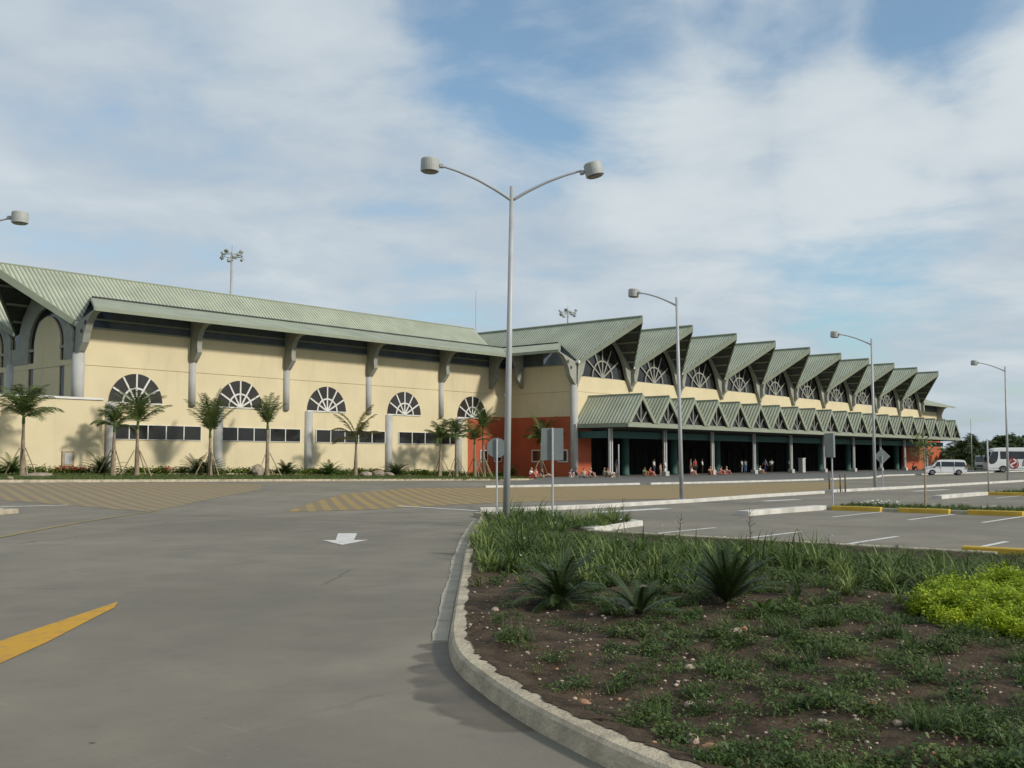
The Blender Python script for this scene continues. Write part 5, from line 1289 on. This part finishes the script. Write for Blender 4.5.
def person(label, px, d, kd, top, bottom, short=False, skin=1, hair=0, face=0.0, group=None, scale=1.0, z=None):
    s = at(px, d); zz = floor_z(s, d) if z is None else z
    b, sh, tr, so, hr = PMESH[kd]
    def inst(me, m, nm, parent=None):
        o = bpy.data.objects.new(nm, me); COL.objects.link(o)
        if not me.materials: me.materials.append(m)
        o.material_slots[0].link = 'OBJECT'; o.material_slots[0].material = m
        if parent: o.parent = parent
        return o
    o = inst(b, SKIN[skin], 'person'); o.location = W(s, d, zz); o.rotation_euler = (0, 0, ROT - math.pi / 2 + face); o.scale = (scale,) * 3
    inst(sh, CL_[top], 'shirt', o); inst(so if short else tr, CL_[bottom], 'shorts' if short else 'trousers', o); inst(hr, HAIR[hair], 'hair', o)
    return tag(o, label, 'person', group)
G1, G2 = 'people sitting on the forecourt pavement', 'people standing under the canopy'
person('person in white top and red shorts seated left of the thin palm', 531, -61.0 + .2, 'sit', 'white', 'red', True, 0, 2, .3, G1)
person('person in red seated under the thin palm by the orange wall', 537, -60.9, 'recline', 'red', 'pink', True, 0, 1, -.4, G1)
person('person in dark top seated right of the thin palm by the orange wall', 544, -60.6, 'recline', 'black', 'tan', True, 0, 1, .5, G1)
person('person in white shorts seated at the corner of the orange wall', 571, -57.6, 'sit', 'navy', 'white', True, 0, 1, -.7, G1)
person('person in black lounging beside the cream corner post', 578, -57.2, 'recline', 'black', 'grey', False, 1, 0, .4, G1)
person('person in tan top lounging in the group left of the first canopy post', 585, -57.3, 'recline', 'tan', 'navy', True, 0, 1, -.3, G1)
person('person in pink top seated in the group left of the first canopy post', 590, -57.9, 'sit', 'pink', 'black', True, 0, 2, .2, G1)
person('person in tan seated leaning by the foot of the first canopy post', 604, -57.6, 'sit', 'tan', 'grey', True, 0, 2, .5, G1)
person('person in grey seated by the plinth of the first canopy post', 609, -56.8, 'recline', 'grey', 'tan', True, 1, 1, -.2, G1)
person('person in green seated left of the second canopy post', 644, -57.2, 'sit', 'green', 'tan', True, 1, 1, -.3, G1)
person('person in red seated beside the one in green left of the second canopy post', 649.5, -57.4, 'sit', 'red', 'red', True, 0, 1, .2, G1)
person('person in white shirt and dark trousers standing left of the second canopy post', 653.5, -60.5, 'stand', 'white', 'navy', False, 1, 0, .2, G2)
person('small child in pink standing beside the person all in white', 660, -57.2, 'stand', 'pink', 'tan', True, 0, 1, .1, G2, .72)
person('person dressed all in white at the foot of the second canopy post', 664.5, -57.1, 'stand', 'white', 'white', False, 2, 0, .4, G2, .95)
person('person in grey top and pink shorts standing right of the lamp pole', 690, -58.2, 'stand', 'grey', 'pink', True, 1, 0, .6, G2)
person('person in dark red top standing close to the one in grey', 694.5, -58.8, 'stand', 'red', 'black', True, 1, 0, -.4, G2)
person('person in white top seated in front of the standing pair right of the lamp pole', 691, -57.0, 'sit', 'white', 'pink', True, 0, 1, .2, G1)
person('person in white shirt and black trousers standing left of the third canopy post', 701.5, -59.6, 'stand', 'white', 'black', False, 2, 0, .5, G2)
for px, top, bot, kd, lab, sk, hr in [(709.5, 'tan', 'red', 'sit', 'person in tan top and red shorts seated at the third canopy post', 0, 2), (715, 'red', 'pink', 'recline', 'person in red top stretched out right of the third canopy post', 0, 1),
        (720, 'pink', 'red', 'sit', 'person in pink top in the middle of the row right of the third canopy post', 0, 1), (725.5, 'white', 'red', 'sit', 'person in white top at the right end of the row by the third canopy post', 0, 2)]:
    person(lab, px, -57.0, kd, top, bot, True, sk, hr, (px - 717) * .08, G1)
person('person in white shirt and grey trousers between third and fourth canopy posts', 741, -60.5, 'stand', 'white', 'grey', False, 2, 0, .3, G2)
person('person in white shirt and blue trousers between third and fourth canopy posts', 744.5, -61.2, 'stand', 'white', 'blue', False, 2, 0, -.5, G2)
person('person in white top seated on the pavement right of the fourth canopy post', 759, -57.2, 'sit', 'white', 'tan', True, 0, 2, .1, G1)
person('person in pale blue shirt standing right of the fourth canopy post', 764, -59.4, 'walk', 'paleblue', 'navy', False, 1, 0, 1.2, G2)
person('person in white shirt and black trousers walking left of the fifth canopy post', 770.5, -60.2, 'walk', 'white', 'black', False, 2, 0, -1.2, G2)
person('person in pale top standing at the fifth canopy post', 788, -61.0, 'stand', 'paleblue', 'black', False, 2, 0, .4, G2)
person('person in white top deep in the hall right of the pale cabinet', 817, -64, 'stand', 'white', 'black', False, 2, 0, .2, G2)
person('person in grey sitting by the orange wall at the far right of the canopy', 912, -58.5, 'sit', 'grey', 'black', False, 2, 0, .2, G1, 1.2)
person('person in blue standing deep in the hall left of the first teal column', 616, -61.5, 'stand', 'blue', 'grey', False, 1, 0, .2, G2)
person('person in pale blue deep in the hall left of the second teal column', 677, -63.5, 'stand', 'paleblue', 'tan', False, 1, 0, 2.8, G2)

# ---------------------------------------------------------------- planting of the foreground bed
rg = random.Random(101)
def _h(i, j):
    v = math.sin(i * 127.1 + j * 311.7) * 43758.5453; return v - math.floor(v)
def _vn(x, y):
    i, j = math.floor(x), math.floor(y); u, v = x - i, y - j; u, v = u*u*(3-2*u), v*v*(3-2*v)
    return (_h(i, j) * (1-u) + _h(i+1, j) * u) * (1-v) + (_h(i, j+1) * (1-u) + _h(i+1, j+1) * u) * v
def vnoise(x, y): return .5 * _vn(x, y) + .32 * _vn(x * 2.1 + 7, y * 2.1) + .18 * _vn(x * 4.3, y * 4.3 + 3)
LIME = [(4.86, 12.9), (4.78, 12.1), (4.86, 11.2), (5.3, 10.15), (7.2, 9.4), (9.5, 12.0), (9.6, 16.5), (7.4, 15.2), (6.3, 14.4), (5.4, 13.6)]
def in_view(x, y): return y > 5.5 and -.6 * y < x < .56 * y + .6
def bare(x, y):                # bare earth near the kerb on the left and in the very front
    return (x < .9 and y < 17.5 - 1.2 * x)
weed_t = [leaf_tuft(rg, rg.uniform(.10, .17), rg.uniform(.10, .24), 52, .020, .050) for _ in range(4)]
weed_t += [leaf_tuft(rg, .12, .06, 60, .010, .026) for _ in range(3)]
for _ in range(2):            # thin grassy weeds
    weed_t.append(join_strips([blade(rg, rg.uniform(.10, .26), rg.uniform(.006, .011), rg.uniform(.1, 1.0), rg.uniform(0, 6.283), 3, 0, rg.uniform(-.06, .06), rg.uniform(-.06, .06), rg.uniform(.5, 1.3)) for _ in range(26)]))
pos, yaw, scl, tp_, mi = [], [], [], [], []
def put_weed(x, y, k, s):
    if not inside(x, y) or not inside(x - .12, y - .05): return
    pos.append((x, y, soil_z(x, y) - .01)); yaw.append(rg.uniform(0, 6.28)); tp_.append(k); scl.append(s); mi.append(1 if rg.random() < .28 else 0)
def far_edge(x, y):
    s, d = xy2sd(x, y); return d > -16.5, s
clumps = 0
while clumps < 640:                     # separate leafy clumps with earth between them
    y = 5.8 + 10 * rg.random() ** 1.1; x = rg.uniform(-.8, .56 * y + .5)
    if not inside(x, y): continue
    clumps += 1
    if inside(x, y, LIME) and rg.random() < .9: continue
    n = vnoise(x * 1.2, y * 1.2)
    if bare(x, y) and rg.random() < .72: continue
    if n < .30: continue
    R0 = rg.uniform(.05, .17); kind = rg.choice([0, 1, 2, 3, 0, 1, 2, 3, 4, 5, 7]); base_s = rg.uniform(.6, 1.25)
    for _ in range(rg.randint(2, 8)):
        a = rg.uniform(0, 6.283); q = R0 * math.sqrt(rg.random()); put_weed(x + q * math.cos(a) * 1.4, y + q * math.sin(a), kind if rg.random() < .8 else rg.randrange(4), base_s * rg.uniform(.6, 1.1))
for _ in range(700):                     # seedlings
    y = 5.8 + 12 * rg.random() ** 1.2; x = rg.uniform(-.8, .56 * y + .3)
    put_weed(x, y, rg.choice([0, 4, 5, 6]), rg.uniform(.25, .55))
for _ in range(5600):                    # the closed carpet at the back
    y = rg.uniform(14.5, 30); x = rg.uniform(-.9, .56 * y + .5); e, s = far_edge(x, y)
    if inside(x, y, LIME) or (x < 1 and y < 17.0) or (e and s > 22.1): continue
    if y < 17 and vnoise(x * 1.3, y * 1.3) < .42: continue
    put_weed(x, y, rg.choice([0, 1, 2, 3, 4, 7]), rg.uniform(.8, 1.5) * (.55 if e and s > 19 else 1))
V, F, MI = scatter(weed_t, pos, yaw, scl, tpl=tp_, mis=mi)
tag(mesh_np('weeds', V, F, [M['weed'], M['weed2']], MI), 'low green weeds spread over the soil of the foreground bed', 'weeds', None, 'stuff')
strap_t = []
for k in range(7):
    LL = rg.choice([.5, .65, .8, 1.0]); st = [blade(rg, LL * rg.uniform(.5, 1.0), rg.uniform(.018, .042), rg.uniform(.05, .75), rg.uniform(0, 6.283), 5, 0, rg.uniform(-.07, .07), rg.uniform(-.07, .07), rg.uniform(.3, 1.6)) for _ in range(rg.choice([12, 18, 26]))]
    strap_t.append(join_strips(st))
pos, yaw, scl, tp_, mi = [], [], [], [], []
tries = 0
while tries < 5200:
    tries += 1
    y = rg.uniform(13.2, 33.5); x = rg.uniform(-.95, .56 * y + .5)
    if not inside(x, y) or inside(x, y, LIME): continue
    lim = 15.2 + 1.0 * math.sin(x * 1.9) if x > 1.5 else 17.0 + 1.0 * math.sin(x * 4)
    if y < lim and rg.random() > .06: continue
    if x < -.2 and y > 27.5 and rg.random() < .85: continue
    if vnoise(x * .9 + 5, y * .9) < .34 and rg.random() < .6: continue
    e_, s_ = far_edge(x, y)
    if e_ and s_ > 19.3: continue
    p = .75 if (x > 1.2 or y > 22) else .45
    if e_ and s_ > 16.5: p *= .6
    if rg.random() > p: continue
    pos.append((x, y, soil_z(x, y) - .02)); yaw.append(rg.uniform(0, 6.28)); tp_.append(rg.randrange(7)); scl.append(rg.uniform(.45, 1.0) * (.6 if e_ and s_ > 17 else 1)); mi.append(rg.choice([0, 0, 1, 2, 2]))
V, F, MI = scatter(strap_t, pos, yaw, scl, tpl=tp_, mis=mi)
tag(mesh_np('strap_leaf_grass', V, F, [M['strap'], M['weed'], M['straplight']], MI), 'tall strap-leaved grass filling the back of the foreground bed', 'grass', None, 'stuff')
# lime shrubs: one mass of small bright leaves
lt = [leaf_tuft(rg, rg.uniform(.09, .15), rg.uniform(.32, .42), 130, .026, .058) for _ in range(6)]
pos, yaw, scl = [], [], []
while len(pos) < 1500:
    x, y = rg.uniform(4.7, 9.6), rg.uniform(9.3, 16.6)
    if not inside(x, y, LIME): continue
    if vnoise(x * 2.2 + 1, y * 2.2) < .2: continue
    pos.append((x, y, soil_z(x, y) - .05)); yaw.append(rg.uniform(0, 6)); scl.append(.55 + .75 * vnoise(x * 2.2, y * 2.2) + rg.uniform(-.12, .12))
V, F, _ = scatter(lt, pos, yaw, scl); tag(mesh_np('lime_shrub', V, F, M['lime']), 'bright lime-green shrub mass at the right of the bed', 'shrub')
FG = 'cycads in the foreground bed'
def bedloc(x, y): return (x, y, soil_z(x, y) - .02)
cycad('spreading dark green cycad in the foreground bed, leftmost of three', bedloc(.58, 12.9), .78, 34, 301, 'cycad', (.1, 1.4), 1.3, 48, .15, .010, FG, fall=.2, sr=.35)
cycad('small cycad with few open fronds, lowest of the three in the bed', bedloc(1.42, 11.85), .58, 13, 302, 'cycad', (.35, 1.3), .7, 40, .11, .010, FG, fall=.05, sr=.35)
cycad('dense upright dark cycad, rightmost of three in the bed', bedloc(2.68, 13.2), .76, 46, 303, 'cycad', (.5, 1.52), .7, 44, .13, .010, FG, fall=.1, sr=.35)
cycad('bright young cycad beside the dense dark one', bedloc(2.95, 12.5), .26, 8, 304, 'cycadfresh', (.4, 1.3), .8, 20, .07, .012, FG, sr=.3)
# stones and pebbles
SG = 'pale stones lying on the soil'
st_ = [lump(rg, 1.0, .75, 2) for _ in range(5)]
big = [(.54, 8.07, .05, 'pale lone stone just inside the kerb bend'), (1.51, 9.01, .05, 'pinkish stone alone in the middle of the front soil'), (1.19, 7.02, .055, 'leftmost stone of the cluster near the lower kerb'), (1.27, 6.86, .06, 'largest pink stone of the cluster near the lower kerb'), (1.38, 6.93, .05, 'right stone of the cluster near the lower kerb'),
       (1.21, 6.55, .05, 'flat stone below the cluster, closest to the lower kerb'), (1.37, 6.47, .04, 'small pink stone at the lower edge right of the kerb'), (1.32, 7.95, .045, 'small grey stone above the cluster'), (2.1, 7.2, .05, 'stone in the weeds right of the cluster'), (2.64, 7.81, .045, 'reddish stone far right among the front weeds'),
       (2.6, 7.2, .035, 'small brown stone at the lower right'), (2.29, 10.87, .055, 'pale stone of the three below the dense cycad, left'), (2.4, 11.05, .05, 'pale stone of the three below the dense cycad, middle'), (2.46, 11.32, .045, 'pale stone of the three below the dense cycad, upper'), (1.83, 14.56, .08, 'white stone between the small and the dense cycads'), (2.0, 14.7, .055, 'small white stone right of the white one between the cycads'), (-.2, 12.6, .05, 'stone on the bare soil by the kerb')]
for i, (x, y, r, lab) in enumerate(big):
    me = st_[i % 5].copy(); me.materials.append(M['stone'] if i % 3 else M['stone2'])
    o = bpy.data.objects.new('stone', me); COL.objects.link(o); o.location = (x, y, soil_z(x, y) + r * .35); o.scale = (r * 1.25, r, r); o.rotation_euler = (0, 0, rg.uniform(0, 6)); tag(o, lab, 'stone', SG)
def tri_arrays(me):
    v = np.array([tuple(q.co) for q in me.vertices]); f = np.array([tuple(p.vertices) for p in me.polygons]); return v, f
pt = [tri_arrays(lump(rg, 1.0, .7, 1)) for _ in range(4)]
pos, yaw, scl, mi = [], [], [], []
while len(pos) < 5200:
    y = 5.8 + 12 * rg.random() ** 1.5; x = rg.uniform(-.8, .56 * y + .3)
    if not inside(x, y): continue
    pos.append((x, y, soil_z(x, y) + .002)); yaw.append(rg.uniform(0, 6)); scl.append(.006 + .022 * rg.random() ** 4); mi.append(rg.choice([0, 0, 0, 1, 2, 2]))
V, F, MI = scatter(pt, pos, yaw, scl, mis=mi); tag(mesh_np('pebbles', V, F, [M['stone'], M['stone2'], M['rock']], MI), 'small pebbles scattered over the bare soil', 'pebbles', None, 'stuff')
# a few white flowers and dry stems, and the white-flowering clump by the yellow kerb stops
for i, (x, y, h, lab) in enumerate([(5.05, 22.2, .85, 'dry thin stem standing above the grass near the far parking bays'), (3.75, 23.6, .7, 'thin dark stem with a white tip at the back of the bed'), (2.95, 27.6, .9, 'dark leafy stem at the pale kerb nose')]):
    t = thing('dry_stem', lab, 'dry stem', bedloc(x, y), rg.uniform(0, 6), 'dry stems at the back of the bed')
    m = MB().tube([(0, 0, 0), (.03, .01, h * .5), (.02, .05, h)], [.012, .009, .005], 5)
    for k in range(5): a = rg.uniform(0, 6); z = h * rg.uniform(.4, .95); m.tube([(.025, .02, z), (.025 + .09*math.cos(a), .02 + .09*math.sin(a), z + .09)], [.006, .003], 4)
    m.build('stem', M['bark'], t)
    V, F = leaf_tuft(rg, .09, h, 12 if i < 2 else 26, .03, .07); mesh_np('leaves', V, F, M['petal'] if i == 1 else M['weed'], parent=t)
fl = [leaf_tuft(rg, .03, .02, 6, .03, .035)]
pos, yaw, scl = [], [], []
for (x, y) in [(.2, 19.5), (1.3, 17.2), (2.2, 21), (3.4, 24), (1.9, 19.2), (4.0, 20), (0.9, 22.5), (2.6, 18.0), (6.2, 20.5), (.1, 16.2), (3.7, 17.1)]:
    pos.append((x, y, soil_z(x, y) + .38)); yaw.append(0); scl.append(rg.uniform(.9, 1.4))
V, F, _ = scatter(fl, pos, yaw, scl); tag(mesh_np('white_flowers', V, F, M['petal']), 'scattered white flowers above the grass of the bed', 'flowers', None, 'stuff')
t = thing('flowering_plant', 'low white-flowering plant behind the second yellow kerb stop', 'plant', W(40.0, -15.4, .13), 0)
V, F = leaf_tuft(rg, .85, .18, 300, .04, .09); mesh_np('leaves', V, F, M['weed2'], parent=t)
V, F = leaf_tuft(rg, .8, .20, 230, .05, .06); V[:, 2] += .06; tag(mesh_np('flowers', V, F, M['petal'], parent=t), kind='stuff')
pos, yaw, scl = [], [], []
for i in range(900):
    s, d = rg.uniform(39.0, 41.4), rg.uniform(-16.9, 4); pos.append(W(s, d, .12)); yaw.append(rg.uniform(0, 6)); scl.append(rg.uniform(.2, .42))
for i in range(420):
    s, d = rg.uniform(60.4, 63.0), rg.uniform(-17.2, -2); pos.append(W(s, d, .12)); yaw.append(rg.uniform(0, 6)); scl.append(rg.uniform(.25, .55))
for i in range(60):
    s, d = rg.uniform(11, 16.4), rg.uniform(-39, -37.2); pos.append(W(s, d, .11)); yaw.append(rg.uniform(0, 6)); scl.append(rg.uniform(.3, .5))
V, F, _ = scatter(strap_t, pos, yaw, scl); tag(mesh_np('strip_grass', V, F, M['weed2']), 'short grass on the strips behind the yellow kerb stops', 'grass', None, 'stuff')
